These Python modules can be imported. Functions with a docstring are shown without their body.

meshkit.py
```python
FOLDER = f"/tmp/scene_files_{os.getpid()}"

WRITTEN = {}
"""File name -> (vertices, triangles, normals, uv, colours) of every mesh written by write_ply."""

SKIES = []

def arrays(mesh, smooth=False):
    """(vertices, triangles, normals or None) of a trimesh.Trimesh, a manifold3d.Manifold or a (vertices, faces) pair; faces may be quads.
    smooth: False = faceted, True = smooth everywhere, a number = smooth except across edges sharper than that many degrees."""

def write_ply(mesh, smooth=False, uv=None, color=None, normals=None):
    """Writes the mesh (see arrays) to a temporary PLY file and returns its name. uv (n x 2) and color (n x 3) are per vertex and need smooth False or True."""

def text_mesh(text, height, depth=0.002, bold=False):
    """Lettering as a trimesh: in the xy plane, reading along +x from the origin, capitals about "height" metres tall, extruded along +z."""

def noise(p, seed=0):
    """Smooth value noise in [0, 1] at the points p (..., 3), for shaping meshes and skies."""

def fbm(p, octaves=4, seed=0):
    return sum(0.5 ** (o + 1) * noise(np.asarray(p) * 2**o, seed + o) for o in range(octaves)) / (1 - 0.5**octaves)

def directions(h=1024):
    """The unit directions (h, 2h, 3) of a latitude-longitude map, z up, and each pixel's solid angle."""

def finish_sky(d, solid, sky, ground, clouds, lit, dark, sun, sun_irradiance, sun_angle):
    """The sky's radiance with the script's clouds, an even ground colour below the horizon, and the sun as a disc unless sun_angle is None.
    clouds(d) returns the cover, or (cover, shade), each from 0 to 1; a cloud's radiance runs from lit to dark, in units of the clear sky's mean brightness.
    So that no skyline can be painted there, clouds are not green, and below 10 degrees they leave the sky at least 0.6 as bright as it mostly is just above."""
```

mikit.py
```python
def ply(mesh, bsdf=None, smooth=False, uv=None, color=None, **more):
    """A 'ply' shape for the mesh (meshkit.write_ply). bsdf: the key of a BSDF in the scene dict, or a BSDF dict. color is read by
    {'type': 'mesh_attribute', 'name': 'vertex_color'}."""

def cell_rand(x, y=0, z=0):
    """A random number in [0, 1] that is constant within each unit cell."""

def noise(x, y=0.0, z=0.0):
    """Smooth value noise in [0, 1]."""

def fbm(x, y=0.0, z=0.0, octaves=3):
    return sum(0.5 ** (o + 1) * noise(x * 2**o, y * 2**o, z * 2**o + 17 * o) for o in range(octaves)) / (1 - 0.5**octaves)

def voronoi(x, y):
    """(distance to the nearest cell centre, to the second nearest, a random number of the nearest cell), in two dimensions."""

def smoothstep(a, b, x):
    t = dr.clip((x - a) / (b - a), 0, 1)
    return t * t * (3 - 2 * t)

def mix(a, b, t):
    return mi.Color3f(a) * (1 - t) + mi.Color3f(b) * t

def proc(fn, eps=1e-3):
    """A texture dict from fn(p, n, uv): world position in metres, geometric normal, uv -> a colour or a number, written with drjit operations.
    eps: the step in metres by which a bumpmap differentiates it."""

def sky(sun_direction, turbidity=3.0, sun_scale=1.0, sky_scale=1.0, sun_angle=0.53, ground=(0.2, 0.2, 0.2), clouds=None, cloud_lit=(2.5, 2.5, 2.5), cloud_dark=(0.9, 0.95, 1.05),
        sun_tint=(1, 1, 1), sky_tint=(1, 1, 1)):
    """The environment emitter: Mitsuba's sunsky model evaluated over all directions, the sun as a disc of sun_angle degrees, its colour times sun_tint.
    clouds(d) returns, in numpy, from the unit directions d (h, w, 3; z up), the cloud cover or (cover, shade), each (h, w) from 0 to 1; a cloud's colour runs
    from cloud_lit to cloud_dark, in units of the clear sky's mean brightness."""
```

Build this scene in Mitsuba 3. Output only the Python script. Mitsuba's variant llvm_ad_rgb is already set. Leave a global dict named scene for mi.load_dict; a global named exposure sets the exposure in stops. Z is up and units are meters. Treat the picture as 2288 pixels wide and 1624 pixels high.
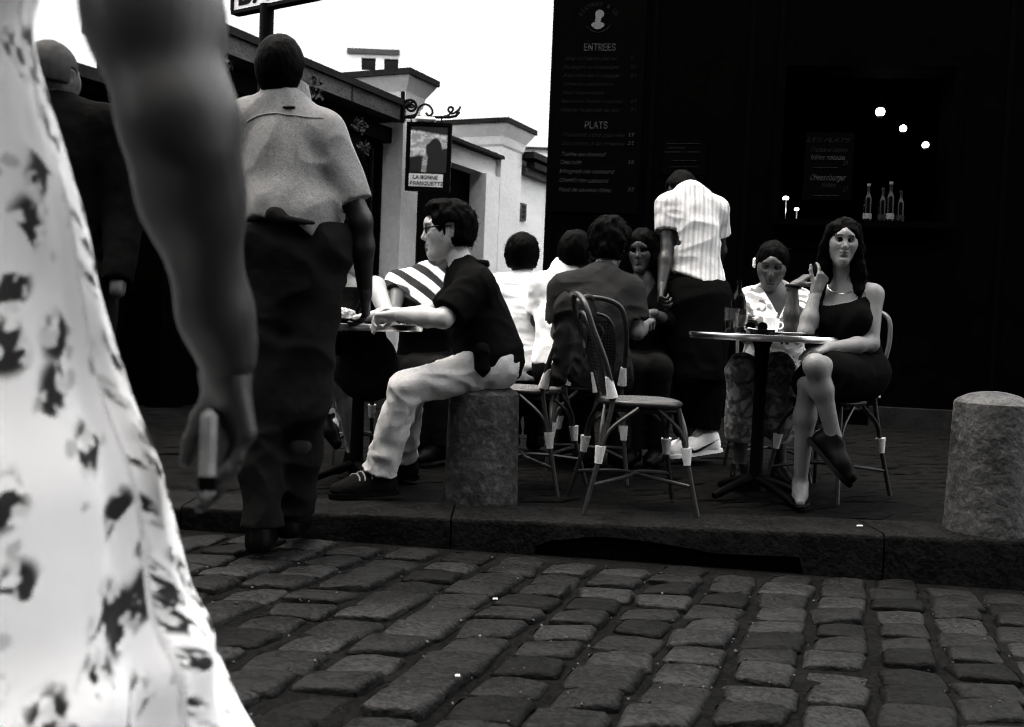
import math, random
import numpy as np, trimesh, manifold3d
import mitsuba as mi, drjit as dr
import mikit, meshkit
from mikit import noise, fbm, voronoi, smoothstep, mix, cell_rand

T = mi.ScalarTransform4f
scene, labels = {}, {}
rng = np.random.default_rng(7)

# ------------------------------------------------------------------ camera, sky, exposure
CAM_Z, PITCH, ROLL, FPX = 0.78, math.radians(2.7), math.radians(2.3), 2223.0
FWD = np.array([0, math.cos(PITCH), -math.sin(PITCH)])
UP0 = np.array([0, math.sin(PITCH), math.cos(PITCH)])
RIGHT = np.array([1.0, 0, 0]) * math.cos(ROLL) + UP0 * math.sin(ROLL)
UP = UP0 * math.cos(ROLL) - np.array([1.0, 0, 0]) * math.sin(ROLL)
EYE = np.array([0, 0, CAM_Z])
scene['camera'] = {'type': 'thinlens', 'fov': 2 * math.degrees(math.atan(1143.5 / FPX)), 'fov_axis': 'x',
                   'aperture_radius': 0.0032, 'focus_distance': 4.3, 'near_clip': 0.05, 'far_clip': 300.0,
                   'to_world': T().look_at(origin=EYE.tolist(), target=(EYE + FWD).tolist(), up=UP.tolist())}
exposure = 3.0


def overcast(d):
    z = np.clip(d[..., 2], 0, 1)
    return np.ones(d.shape[:2]), 1 - z ** 0.8          # an overcast vault: brightest overhead


scene['sky'] = mikit.sky((-0.25, 0.05, 0.95), turbidity=3, sun_scale=0.42, sun_angle=30, clouds=overcast, sun_tint=(1.0, 1.055, 1.17),
                         cloud_lit=(5.6, 5.6, 5.6), cloud_dark=(1.8, 1.8, 1.8), ground=(0.1, 0.1, 0.1))


# ------------------------------------------------------------------ helpers
def V(*a):
    return np.array(a, float)


def unit(v):
    v = np.asarray(v, float)
    return v / max(np.linalg.norm(v), 1e-12)


def P(px, py, d):
    """The place d metres in front of the lens that the eye sees in direction px, py of a 2287-wide frame (used to survey the place)."""
    return EYE + d * (FWD + (px - 1143.5) / FPX * RIGHT - (py - 812) / FPX * UP)


def street_z(x):
    return -0.107 - 0.033 * np.clip(x, -2.6, 3.5)


def on_street(p):
    return V(p[0], p[1], street_z(p[0]))


def numbered(key):
    base, n = key, 0
    while key in scene or key in labels or any(k.startswith(key + '__') for k in scene):
        n += 1
        key = f'{base}_{n:03d}'
    return key


_used = {}


def newkey(key):
    n = _used.get(key, -1) + 1
    _used[key] = n
    return key if n == 0 else f'{key}_{n:03d}'


def thing(name, label, cat, group=None):
    key = newkey(name)
    labels[key] = {'label': label, 'category': cat}
    if group:
        labels[key]['group'] = group
    return key


def put(name, mesh, mat, parent=None, smooth=False, uv=None, color=None, to=None, label=None, kind=None):
    """ONE entry of the scene: parent + '__' + name."""
    key = newkey(name if parent is None else f'{parent}__{name}')
    d = mesh if isinstance(mesh, dict) else mikit.ply(mesh, 'm_' + mat, smooth=smooth, uv=uv, color=color)
    if to is not None:
        d = {**d, 'to_world': to}
    scene[key] = d
    if label or kind:
        labels.setdefault(key, {})
    if label:
        labels[key]['label'] = label
    if kind:
        labels[key]['kind'] = kind
    return key


def solo(name, mesh, mat, label, cat, group=None, **kw):
    k = put(name, mesh, mat, **kw)
    labels[k] = {'label': label, 'category': cat}
    if group:
        labels[k]['group'] = group
    return k


def structure(name, mesh, mat, **kw):
    return put(name, mesh, mat, kind='structure', **kw)


cat = trimesh.util.concatenate


def box(x0, x1, y0, y1, z0, z1, ch=0.0):
    if ch:
        a = [(x, y, z) for x in (x0 + ch, x1 - ch) for y in (y0 + ch, y1 - ch) for z in (z0, z1)]
        b = [(x, y, z) for x in (x0, x1) for y in (y0 + ch, y1 - ch) for z in (z0 + ch, z1 - ch)]
        c = [(x, y, z) for x in (x0 + ch, x1 - ch) for y in (y0, y1) for z in (z0 + ch, z1 - ch)]
        return trimesh.convex.convex_hull(np.array(a + b + c))
    return trimesh.creation.box(bounds=[(x0, y0, z0), (x1, y1, z1)])


def M4(R=np.eye(3), t=(0, 0, 0)):
    m = np.eye(4)
    m[:3, :3], m[:3, 3] = R, t
    return m


def rotz(a):
    c, s = math.cos(a), math.sin(a)
    return np.array([[c, -s, 0], [s, c, 0], [0, 0, 1.0]])


def moved(mesh, R=np.eye(3), t=(0, 0, 0)):
    m = mesh.copy()
    m.apply_transform(M4(R, t))
    return m


def spline(pts, n=8):
    p = np.asarray(pts, float)
    q = np.vstack([2 * p[0] - p[1], p, 2 * p[-1] - p[-2]])
    out = []
    for i in range(len(p) - 1):
        a, b, c, d = q[i:i + 4]
        for t in np.linspace(0, 1, n, endpoint=False):
            out.append(0.5 * ((2 * b) + (c - a) * t + (2 * a - 5 * b + 4 * c - d) * t * t + (3 * b - a - 3 * c + d) * t ** 3))
    out.append(p[-1])
    return np.array(out)


def tube(pts, r, sides=8, closed=False, caps=True):
    p = np.asarray(pts, float)
    n = len(p)
    r = np.broadcast_to(np.asarray(r, float), (n,))
    if closed:
        t = np.roll(p, -1, 0) - np.roll(p, 1, 0)
    else:
        t = np.gradient(p, axis=0)
    t /= np.linalg.norm(t, axis=1, keepdims=True) + 1e-12
    a = np.cross(t[0], [0, 0, 1.0] if abs(t[0][2]) < 0.9 else [1.0, 0, 0])
    A = []
    for i in range(n):
        a = a - t[i] * (a @ t[i])
        a = unit(a)
        A.append(a)
    A = np.array(A)
    B = np.cross(t, A)
    th = np.arange(sides) * 2 * math.pi / sides
    v = (p[:, None] + r[:, None, None] * (np.cos(th)[None, :, None] * A[:, None] + np.sin(th)[None, :, None] * B[:, None])).reshape(-1, 3)
    f = []
    for i in range(n if closed else n - 1):
        j = (i + 1) % n
        for k in range(sides):
            l = (k + 1) % sides
            f += [[i * sides + k, i * sides + l, j * sides + l], [i * sides + k, j * sides + l, j * sides + k]]
    if caps and not closed:
        v = np.vstack([v, p[0], p[-1]])
        c0, c1 = n * sides, n * sides + 1
        for k in range(sides):
            l = (k + 1) % sides
            f += [[c0, l, k], [c1, (n - 1) * sides + k, (n - 1) * sides + l]]
    m = trimesh.Trimesh(v, np.array(f), process=False)
    return m


def lathe(prof, n=32):
    """Profile (radius, z) turned about z; radii of 0 close it."""
    m = trimesh.creation.revolve(np.array(prof, float), sections=n)
    return m


# ------------------------------------------------------------------ smooth distance fields -> one continuous surface
def cap(a, b, ra, rb=None, k=0.02):
    return ('cap', np.asarray(a, float), np.asarray(b, float), ra, ra if rb is None else rb, k)


def ell(c, r, R=np.eye(3), k=0.03):
    return ('ell', np.asarray(c, float), np.asarray(R, float), np.asarray(r, float), None, k)


def cut(pr):
    return ('-',) + pr


def prim(p, q):
    kind = q[0]
    if kind == 'cap':
        _, a, b, ra, rb, _ = q
        ba, pa = b - a, p - a
        h = np.clip(pa @ ba / max(ba @ ba, 1e-12), 0, 1)
        return np.sqrt(((pa - h[:, None] * ba) ** 2).sum(1)) - (ra + (rb - ra) * h)
    _, c, R, r, _, _ = q
    x = (p - c) @ R.T
    k0 = np.sqrt(((x / r) ** 2).sum(1))
    k1 = np.sqrt(((x / (r * r)) ** 2).sum(1))
    return k0 * (k0 - 1) / np.maximum(k1, 1e-9)


def field(prims):
    def f(p):
        d = np.full(len(p), 1e3)
        for q in prims:
            if q[0] == '-':
                e = -prim(p, q[1:])
                k = q[-1]
                h = np.maximum(k - np.abs(d - e), 0) / k
                d = np.maximum(d, e) + h * h * k / 4
            else:
                e = prim(p, q)
                k = q[-1]
                h = np.maximum(k - np.abs(d - e), 0) / k
                d = np.minimum(d, e) - h * h * k / 4
        return d
    return f


def bounds(prims, pad):
    lo, hi = np.full(3, 1e9), np.full(3, -1e9)
    for q in prims:
        if q[0] == 'cap':
            for c, r in ((q[1], q[3]), (q[2], q[4])):
                lo, hi = np.minimum(lo, c - r), np.maximum(hi, c + r)
        elif q[0] == 'ell':
            e = np.sqrt(((q[2].T * q[3]) ** 2).sum(1))
            lo, hi = np.minimum(lo, q[1] - e), np.maximum(hi, q[1] + e)
    return lo - pad, hi + pad


def nets(f, lo, hi, h):
    """Surface nets over the box, evaluated in a band round the surface."""
    lo, hi = np.asarray(lo, float), np.asarray(hi, float)
    n = np.ceil((hi - lo) / h / 4).astype(int) * 4 + 1
    ax = [lo[i] + h * np.arange(n[i]) for i in range(3)]
    nc = (n - 1) // 4
    cx = [lo[i] + 4 * h * (np.arange(nc[i]) + 0.5) for i in range(3)]
    C = np.stack(np.meshgrid(*cx, indexing='ij'), -1).reshape(-1, 3)
    dc = f(C).reshape(nc)
    near = np.abs(dc) < 4 * h * 1.35
    D = np.empty(n)
    big = np.repeat(np.repeat(np.repeat(np.where(dc < 0, -1.0, 1.0), 4, 0), 4, 1), 4, 2)
    D[:-1, :-1, :-1] = big
    D[-1], D[:, -1], D[:, :, -1] = 1, 1, 1
    m = np.zeros(n, bool)
    nb = np.repeat(np.repeat(np.repeat(near, 4, 0), 4, 1), 4, 2)
    for a in (0, 1):
        for b in (0, 1):
            for c in (0, 1):
                m[a:a + nb.shape[0], b:b + nb.shape[1], c:c + nb.shape[2]] |= nb
    I = np.argwhere(m)
    D[m] = f(lo + h * I)
    D[0], D[:, 0], D[:, :, 0], D[-1], D[:, -1], D[:, :, -1] = (np.maximum(x, 1e-4) for x in (D[0], D[:, 0], D[:, :, 0], D[-1], D[:, -1], D[:, :, -1]))
    S = D < 0
    c8 = sum(S[a:n[0] - 1 + a, b:n[1] - 1 + b, c:n[2] - 1 + c].astype(np.int8) for a in (0, 1) for b in (0, 1) for c in (0, 1))
    cells = np.argwhere((c8 > 0) & (c8 < 8))
    idx = np.full(n - 1, -1, np.int64)
    idx[tuple(cells.T)] = np.arange(len(cells))
    acc, cnt = np.zeros((len(cells), 3)), np.zeros(len(cells))
    for ax_ in range(3):
        o = [i for i in range(3) if i != ax_]
        for b in (0, 1):
            for c in (0, 1):
                p0 = cells.copy()
                p0[:, o[0]] += b
                p0[:, o[1]] += c
                p1 = p0.copy()
                p1[:, ax_] += 1
                d0, d1 = D[tuple(p0.T)], D[tuple(p1.T)]
                x = (d0 < 0) != (d1 < 0)
                t = np.where(x, d0 / np.where(x, d0 - d1, 1), 0)
                q = p0.astype(float)
                q[:, ax_] += t
                acc[x] += q[x]
                cnt[x] += 1
    v = lo + h * acc / cnt[:, None]
    F = []
    for ax_ in range(3):
        o1, o2 = (ax_ + 1) % 3, (ax_ + 2) % 3
        sl = [slice(None)] * 3
        sl[ax_] = slice(0, n[ax_] - 1)
        a = S[tuple(sl)]
        sl[ax_] = slice(1, n[ax_])
        b = S[tuple(sl)]
        E = np.argwhere(a != b)
        E = E[(E[:, o1] > 0) & (E[:, o2] > 0) & (E[:, o1] < n[o1] - 1) & (E[:, o2] < n[o2] - 1)]
        flip = a[tuple(E.T)]
        q = []
        for i, j in ((0, 0), (-1, 0), (-1, -1), (0, -1)):
            c = E.copy()
            c[:, o1] += i
            c[:, o2] += j
            q.append(idx[tuple(c.T)])
        q = np.stack(q, 1)
        q = np.where(flip[:, None], q, q[:, ::-1])
        F += [q[:, [0, 1, 2]], q[:, [0, 2, 3]]]
    return trimesh.Trimesh(v, np.vstack(F), process=False)


def mesh_of(prims, h=0.009, wr=0.0, wf=14.0, seed=0, extra=None, stretch=(1, 1, 1), pad=0.03):
    """prims -> mesh. wr: height of cloth folds (m), wf: folds per metre. extra(p, d) -> d for cuts and hems."""
    base = field(prims)
    st = np.asarray(stretch, float)

    def f(p):
        d = base(p)
        if wr:
            m = np.abs(d) < 0.1
            q = p[m] * wf * st + seed * 3.7
            w = meshkit.noise(q + 1.5 * meshkit.noise(q * 0.6, seed)[:, None], seed + 1)
            d[m] -= wr * (1 - np.abs(2 * w - 1) * 1.6)
        return extra(p, d) if extra else d
    lo, hi = bounds([q for q in prims if q[0] != '-'], pad)
    return nets(f, lo, hi, h)


def union(meshes):
    try:
        out = None
        for m in meshes:
            g = manifold3d.Manifold(manifold3d.Mesh(np.asarray(m.vertices, np.float32), np.asarray(m.faces, np.uint32)))
            if g.status() != manifold3d.Error.NoError:
                raise ValueError(str(g.status()))
            out = g if out is None else out + g
        o = out.to_mesh()
        return trimesh.Trimesh(np.array(o.vert_properties[:, :3], float), np.array(o.tri_verts), process=False)
    except Exception:
        return cat(meshes)


# ------------------------------------------------------------------ materials
def gray(v):
    return {'type': 'rgb', 'value': [float(v)] * 3}


def pr(base, rough=0.8, spec=0.3, **kw):
    if isinstance(base, (int, float)):
        base = gray(base)
    return {'type': 'twosided', 'b': {'type': 'principled', 'base_color': base, 'roughness': float(rough), 'specular': float(spec), **kw}}


def bump(base, fn, scale=1.0, eps=2e-3):
    b = base['b'] if base['type'] == 'twosided' else base
    return {'type': 'twosided', 'b': {'type': 'bumpmap', 't': mikit.proc(fn, eps=eps), 'scale': float(scale), 'b': b}}


def mono(fn):
    return mikit.proc(lambda p, n, uv: mi.Color3f(fn(p, n, uv)))


def grain(p, f, octaves=4):
    """Noise in axes turned away from the world's, so that no grid shows."""
    x = .61 * p.x + .53 * p.y - .59 * p.z
    y = -.72 * p.x + .66 * p.y - .21 * p.z
    z = .33 * p.x + .53 * p.y + .78 * p.z
    w = .35 * noise(x * f * .7 + 3.1, y * f * .7, z * f * .7)
    return fbm((x + w / f) * f, (y - w / f) * f, z * f, octaves)


def stone(lo, hi, f=1.0):
    return mono(lambda p, n, uv: lo + (hi - lo) * smoothstep(0.33, 0.67, 0.4 * grain(p, 11 * f, 3) + 0.6 * grain(p, 110 * f, 2)))


def rough_height(p, n, uv):
    return 0.007 * grain(p, 40, 3) + 0.0012 * grain(p, 230, 1)


def granite_tone(p, n, uv):
    a, b, c = grain(p, 8, 3), grain(p, 130, 2), grain(p, 40, 2)
    return mi.Color3f(0.008 + 0.042 * smoothstep(0.30, 0.70, a * 0.32 + b * 0.38 + c * .30) + 0.035 * smoothstep(.62, .78, c) * b)


MAT = {
    'cobble_a': bump(pr(stone(0.0010, 0.0075), 0.62, 0.10), rough_height, 1.0),
    'cobble_b': bump(pr(stone(0.0018, 0.0125), 0.58, 0.14), rough_height, 1.0),
    'cobble_c': bump(pr(stone(0.0005, 0.004), 0.66, 0.07), rough_height, 1.0),
    'joint': pr(stone(0.001, 0.004), 0.95, 0.05),
    'sett': bump(pr(stone(0.0008, 0.0035), 0.8, 0.04), rough_height, 0.5),
    'kerb': bump(pr(stone(0.0007, 0.0060), 0.7, 0.06), rough_height, 0.8),
    'granite': bump(pr(mikit.proc(granite_tone), 0.6, 0.35), rough_height, 0.8),
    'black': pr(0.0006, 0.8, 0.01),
    'blackgloss': pr(0.0007, 0.7, 0.01),
    'facade': pr(mono(lambda p, n, uv: 0.0002 + 0.0004 * fbm(p.x * 3, p.y * 3, p.z * 3, 2)), 0.8, 0.01),
    'darkwood': pr(mono(lambda p, n, uv: 0.0006 + 0.0015 * fbm(p.x * 4, p.y * 4, p.z * 22, 2)), 0.75, 0.02),
    'fascia': pr(stone(0.03, 0.075, 0.5), 0.8),
    'phonecase': pr(stone(0.14, 0.22, 0.5), 0.5),
    'plaster': bump(pr(mono(lambda p, n, uv: 0.54 + 0.22 * grain(p, 1.7, 3) + .20 * grain(p, 34, 2)), 0.9, 0.2),
                    lambda p, n, uv: 0.004 * fbm(p.x * 22, p.y * 22, p.z * 22, 3), 1.0),
    'whitewall': pr(mono(lambda p, n, uv: 0.8 + 0.07 * fbm(p.x * 0.7, p.y * 0.7, p.z * 0.7, 3)), 0.9, 0.2),
    'slate': pr(stone(0.004, 0.014), 0.85, .15),
    'chalk': pr(mono(lambda p, n, uv: 0.006 + 0.045 * noise(p.x * 60, p.y * 60, p.z * 60)), 0.95, 0.05),
    'chalkbright': pr(0.12, 0.95, 0.05),
    'chalkdim': pr(mono(lambda p, n, uv: 0.002 + 0.012 * noise(p.x * 50, p.y * 50, p.z * 50)), 0.95, 0.05),
    'white': pr(0.78, 0.5, 0.4),
    'china': pr(0.85, 0.12, 0.5),
    'paper': pr(0.7, 0.8, 0.2),
    'iron': pr(0.001, 0.6, 0.04),
    'steel': {'type': 'roughconductor', 'material': 'none', 'alpha': 0.09, 'specular_reflectance': gray(.8)},
    'tabletop': pr(0.02, 0.12, 0.6),
    'glass': {'type': 'dielectric', 'int_ior': 1.5},
    'pane': {'type': 'thindielectric'},
    'rattan': pr(mono(lambda p, n, uv: 0.006 + 0.016 * grain(p, 60, 3)), 0.35, 0.4),
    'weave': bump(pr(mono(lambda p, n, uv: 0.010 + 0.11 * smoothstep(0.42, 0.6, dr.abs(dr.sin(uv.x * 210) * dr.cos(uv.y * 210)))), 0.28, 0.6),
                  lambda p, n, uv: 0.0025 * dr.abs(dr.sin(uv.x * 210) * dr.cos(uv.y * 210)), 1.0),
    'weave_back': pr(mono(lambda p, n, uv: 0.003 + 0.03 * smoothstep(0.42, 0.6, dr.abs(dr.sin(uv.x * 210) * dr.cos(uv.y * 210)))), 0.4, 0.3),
    'ledge': pr(stone(0.004, 0.012), 0.8, 0.1),
    'binding': pr(mono(lambda p, n, uv: 0.42 + 0.2 * dr.abs(dr.sin(p.z * 700)) * grain(p, 60, 2)), 0.6, 0.3),
    'skin': {'type': 'twosided', 'b': {'type': 'principled', 'base_color': {'type': 'mesh_attribute', 'name': 'vertex_color'}, 'roughness': 0.48, 'specular': 0.4}},
    'cloth': {'type': 'twosided', 'b': {'type': 'principled', 'base_color': {'type': 'mesh_attribute', 'name': 'vertex_color'}, 'roughness': 0.95, 'specular': 0.1, 'sheen': 0.15}},
    'hair': bump(pr(0.0006, 0.55, 0.018), lambda p, n, uv: 0.002 * noise(p.x * 260, p.y * 260, p.z * 60), 1.0),
    'greyhair': pr(0.028, 0.7, 0.1),
    'leather': pr(0.001, 0.45, 0.07),
    'darkglass': pr(0.001, 0.12, 0.18),
}
for k_, v_ in MAT.items():
    scene['m_' + k_] = v_


# ------------------------------------------------------------------ people
def frame(up, right):
    up = unit(up)
    right = unit(right - up * (right @ up))
    return np.array([right, np.cross(up, right), up])          # rows: right, forward, up


def head_frame(fwd, up):
    f = unit(fwd)
    u = unit(up - f * (np.asarray(up) @ f))
    return np.array([np.cross(f, u), f, u])


def head_prims():
    """A head about its own centre: x to its right, y out of the face, z up (metres)."""
    q = [ell((0, -.014, .028), (.074, .094, .084)), ell((0, .016, -.036), (.061, .068, .080), k=.05), cap((0, .070, -.098), (0, .066, -.094), .02, k=.03)]
    for s in (-1, 1):
        q += [cap((s * .053, -.008, -.05), (s * .016, .062, -.096), .02, .017, k=.045),
              cap((s * .048, .042, -.018), (s * .036, .058, -.020), .019, k=.05)]
    q += [cap((-.034, .076, .026), (.034, .076, .026), .013, k=.02), cap((0, .078, .03), (0, .078, .04), .02, k=.03)]
    for s in (-1, 1):
        q += [cut(ell((s * .032, .096, .006), (.020, .018, .014), k=.016))]
    for s in (-1, 1):
        q += [ell((s * .031, .0705, .005), (.0135, .0135, .0125), k=.003)]
    q += [cap((0, .086, .014), (0, .107, -.026), .008, .0115, k=.014), cap((-.011, .095, -.031), (.011, .095, -.031), .0075, k=.008)]
    q += [ell((0, .078, -.062), (.026, .018, .02), k=.02), cut(cap((-.022, .094, -.0605), (.022, .094, -.0605), .0025, k=.005))]
    q += [ell((0, .091, -.0545), (.019, .009, .005), k=.005), ell((0, .090, -.0665), (.017, .009, .006), k=.005)]
    q += [cut(ell((0, .096, -.079), (.02, .008, .005), k=.01))]
    for s in (-1, 1):
        R = rotz(s * .35)
        q += [ell((s * .076, -.012, -.004), (.0075, .019, .031), R, k=.008), cut(ell((s * .086, -.006, -.002), (.006, .011, .019), R, k=.006))]
    return q


HEADQ = head_prims()


def head_mesh(c, R, size=1.0, h=.005):
    m = nets(field(HEADQ), (-.105, -.13, -.14), (.105, .135, .13), h)
    v = np.array(m.vertices)
    v[:, 0] *= .94 - .13 * np.clip((.02 - v[:, 2]) / .11, 0, 1)
    out = trimesh.Trimesh(c + size * v @ R, m.faces, process=False)
    return out


def face_tone(v, c, R, size, skin, lips=.55, brow=.3):
    """Vertex colours of a skin: lips, brows and eyes are darker, the whites of the eyes lighter."""
    x = ((v - c) @ R.T) / size
    col = np.full(len(v), skin)
    f = x[:, 1] > .055
    ax = np.abs(x[:, 0])
    col[f & (ax < .022) & (np.abs(x[:, 2] + .0605) < .0115 - ax * .3) & (x[:, 1] > .08)] = skin * lips
    col[f & (ax < .021) & (np.abs(x[:, 2] + .0605) < .0022)] = skin * .25
    col[f & (ax > .011) & (ax < .050) & (np.abs(x[:, 2] - .0285 + (ax - .028) ** 2 * 8) < .0045)] = skin * brow
    e = np.hypot((ax - .0285) / .0125, (x[:, 2] - .005) / .0068)
    w = np.clip(1.9 - np.hypot((ax - .0285) / .015, (x[:, 2] - .007) / .0105), 0, 1)
    col = np.where(f, col * (1 - .30 * w), col)
    col[f & (e < 1.1)] = skin * .30
    col[f & (e < .8) & (np.abs(ax - .0285) > .0058)] = skin * .55
    return col


def hand_prims(w, d, n, side, curl=.35, spread=.06, size=1.0, thumb=.5):
    """w wrist, d the way the fingers point, n out of the palm, side +1 when the thumb leaves along d x n."""
    d = unit(d)
    n = unit(n - d * (np.asarray(n) @ d))
    l = np.cross(d, n) * side                                  # towards the thumb
    q, tips = [], []
    s = size
    offs = (.030, .0105, -.0095, -.028)
    lens = (.074, .082, .077, .060)
    kn = [w + d * (.092 - .006 * abs(i - 1)) * s + l * offs[i] * s for i in range(4)]
    for i in range(4):
        q.append(cap(w + l * (.014 - i * .0085) * s, kn[i], .0165 * s, .0115 * s, k=.014))
    q.append(cap(w - d * .02, w + d * .015, .023 * s, .022 * s, k=.015))
    q.append(cap(w + d * .02 * s + l * .016 * s + n * .008 * s, w + d * .045 * s + l * .030 * s + n * .01 * s, .017 * s, .013 * s, k=.012))
    for i in range(4):
        c = curl * (1 + .18 * i) if np.isscalar(curl) else curl[i]
        a, p = 0.25 * c, kn[i]
        sp = spread * (1.5 - i)
        r = (.0092, .0096, .0090, .0078)[i] * s
        for j, fr in enumerate((.45, .30, .25)):
            a += c * (1.0, 1.0, .7)[j]
            dd = unit(d * math.cos(a) + n * math.sin(a) + l * math.sin(sp) * math.cos(a))
            e = p + dd * lens[i] * fr * s
            q.append(cap(p, e, r, r * .93, k=.0035 if j else .006))
            p, r = e, r * .93
    p = w + d * .042 * s + l * .031 * s + n * .01 * s
    a = thumb
    for j, ln in enumerate((.034, .030, .024)):
        dd = unit(d * math.cos(.75 - .25 * j) + l * math.sin(.75 - .25 * j) * (1 - .3 * a) + n * (.25 + .3 * a))
        e = p + dd * ln * s
        q.append(cap(p, e, (.0125, .0105, .0095)[j] * s, (.0105, .0095, .008)[j] * s, k=.006))
        p = e
    return q


def rel(J, k):
    return np.asarray(J[k], float)


def torso(J, t=0.0, g=1.0, bust=0.0, belly=0.0):
    nk, ch, pv = rel(J, 'nk'), rel(J, 'ch'), rel(J, 'pv')
    sh = rel(J, 'sR') - rel(J, 'sL')
    hp = rel(J, 'hR') - rel(J, 'hL')
    A, B = frame(nk - ch, sh), frame(ch - pv, hp)
    w = np.linalg.norm(sh)
    q = [ell(ch, (w * .5 * .90 + t, (.112 + t) * g, .185 + t), A, k=.06),
         ell((ch * .45 + pv * .55), (.135 * g + t, .098 * g + t + belly, .19 + t), frame(nk - pv, sh * .5 + hp * .5), k=.08),
         ell(pv, (.165 * g + t, .118 * g + t, .13 + t), B, k=.08)]
    for s in ('sL', 'sR'):
        q.append(cap(nk - A[2] * .015, rel(J, s), .045 + t, .05 * g + t, k=.06))
    if bust:
        for s in (-1, 1):
            q.append(ell(ch + A[0] * s * .07 + A[1] * (.075) - A[2] * .035, (.06 + t, .055 + t, .06 + t), A, k=.05))
    return q


def body_prims(J, g=1.0, bust=0.0, legs=True, feet=True):
    q = torso(J, -.008, g, bust)
    Rh = J['Rh']
    hd = rel(J, 'hd')
    sz = J.get('size', 1.0)
    q.append(cap(rel(J, 'nk') - unit(rel(J, 'nk') - rel(J, 'ch')) * .02, hd - Rh[2] * .075 * sz - Rh[1] * .022 * sz, .058 * g, .052 * g, k=.04))
    for s in 'LR':
        a, b, c = rel(J, 's' + s), rel(J, 'e' + s), rel(J, 'w' + s)
        q += [cap(a, b, .052 * g, .039 * g, k=.04), cap(b, b + (c - b) * .35, .038 * g, .041 * g, k=.02), cap(b + (c - b) * .35, c, .041 * g, .026 * g, k=.02)]
        if legs:
            a, b, c = rel(J, 'h' + s), rel(J, 'k' + s), rel(J, 'a' + s)
            back = J.get('calf' + s)
            if back is None:
                back = -J['t' + s]
            m = b + (c - b) * .32
            q += [cap(a, b, .084 * g, .054 * g, k=.05), cap(b, m + back * .014, .050 * g, .053 * g, k=.03), cap(m + back * .014, c, .052 * g, .033 * g, k=.03)]
            if feet:
                t = J['t' + s]
                n = unit(np.asarray(J.get('up' + s, (0, 0, 1)), float))
                n = unit(n - t * (n @ t))
                q += [cap(c - t * .02, c + t * .05 - n * .035, .032, .028, k=.03), cap(c + t * .04 - n * .04, c + t * .14 - n * .055, .029, .020, k=.03)]
    return q


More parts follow.
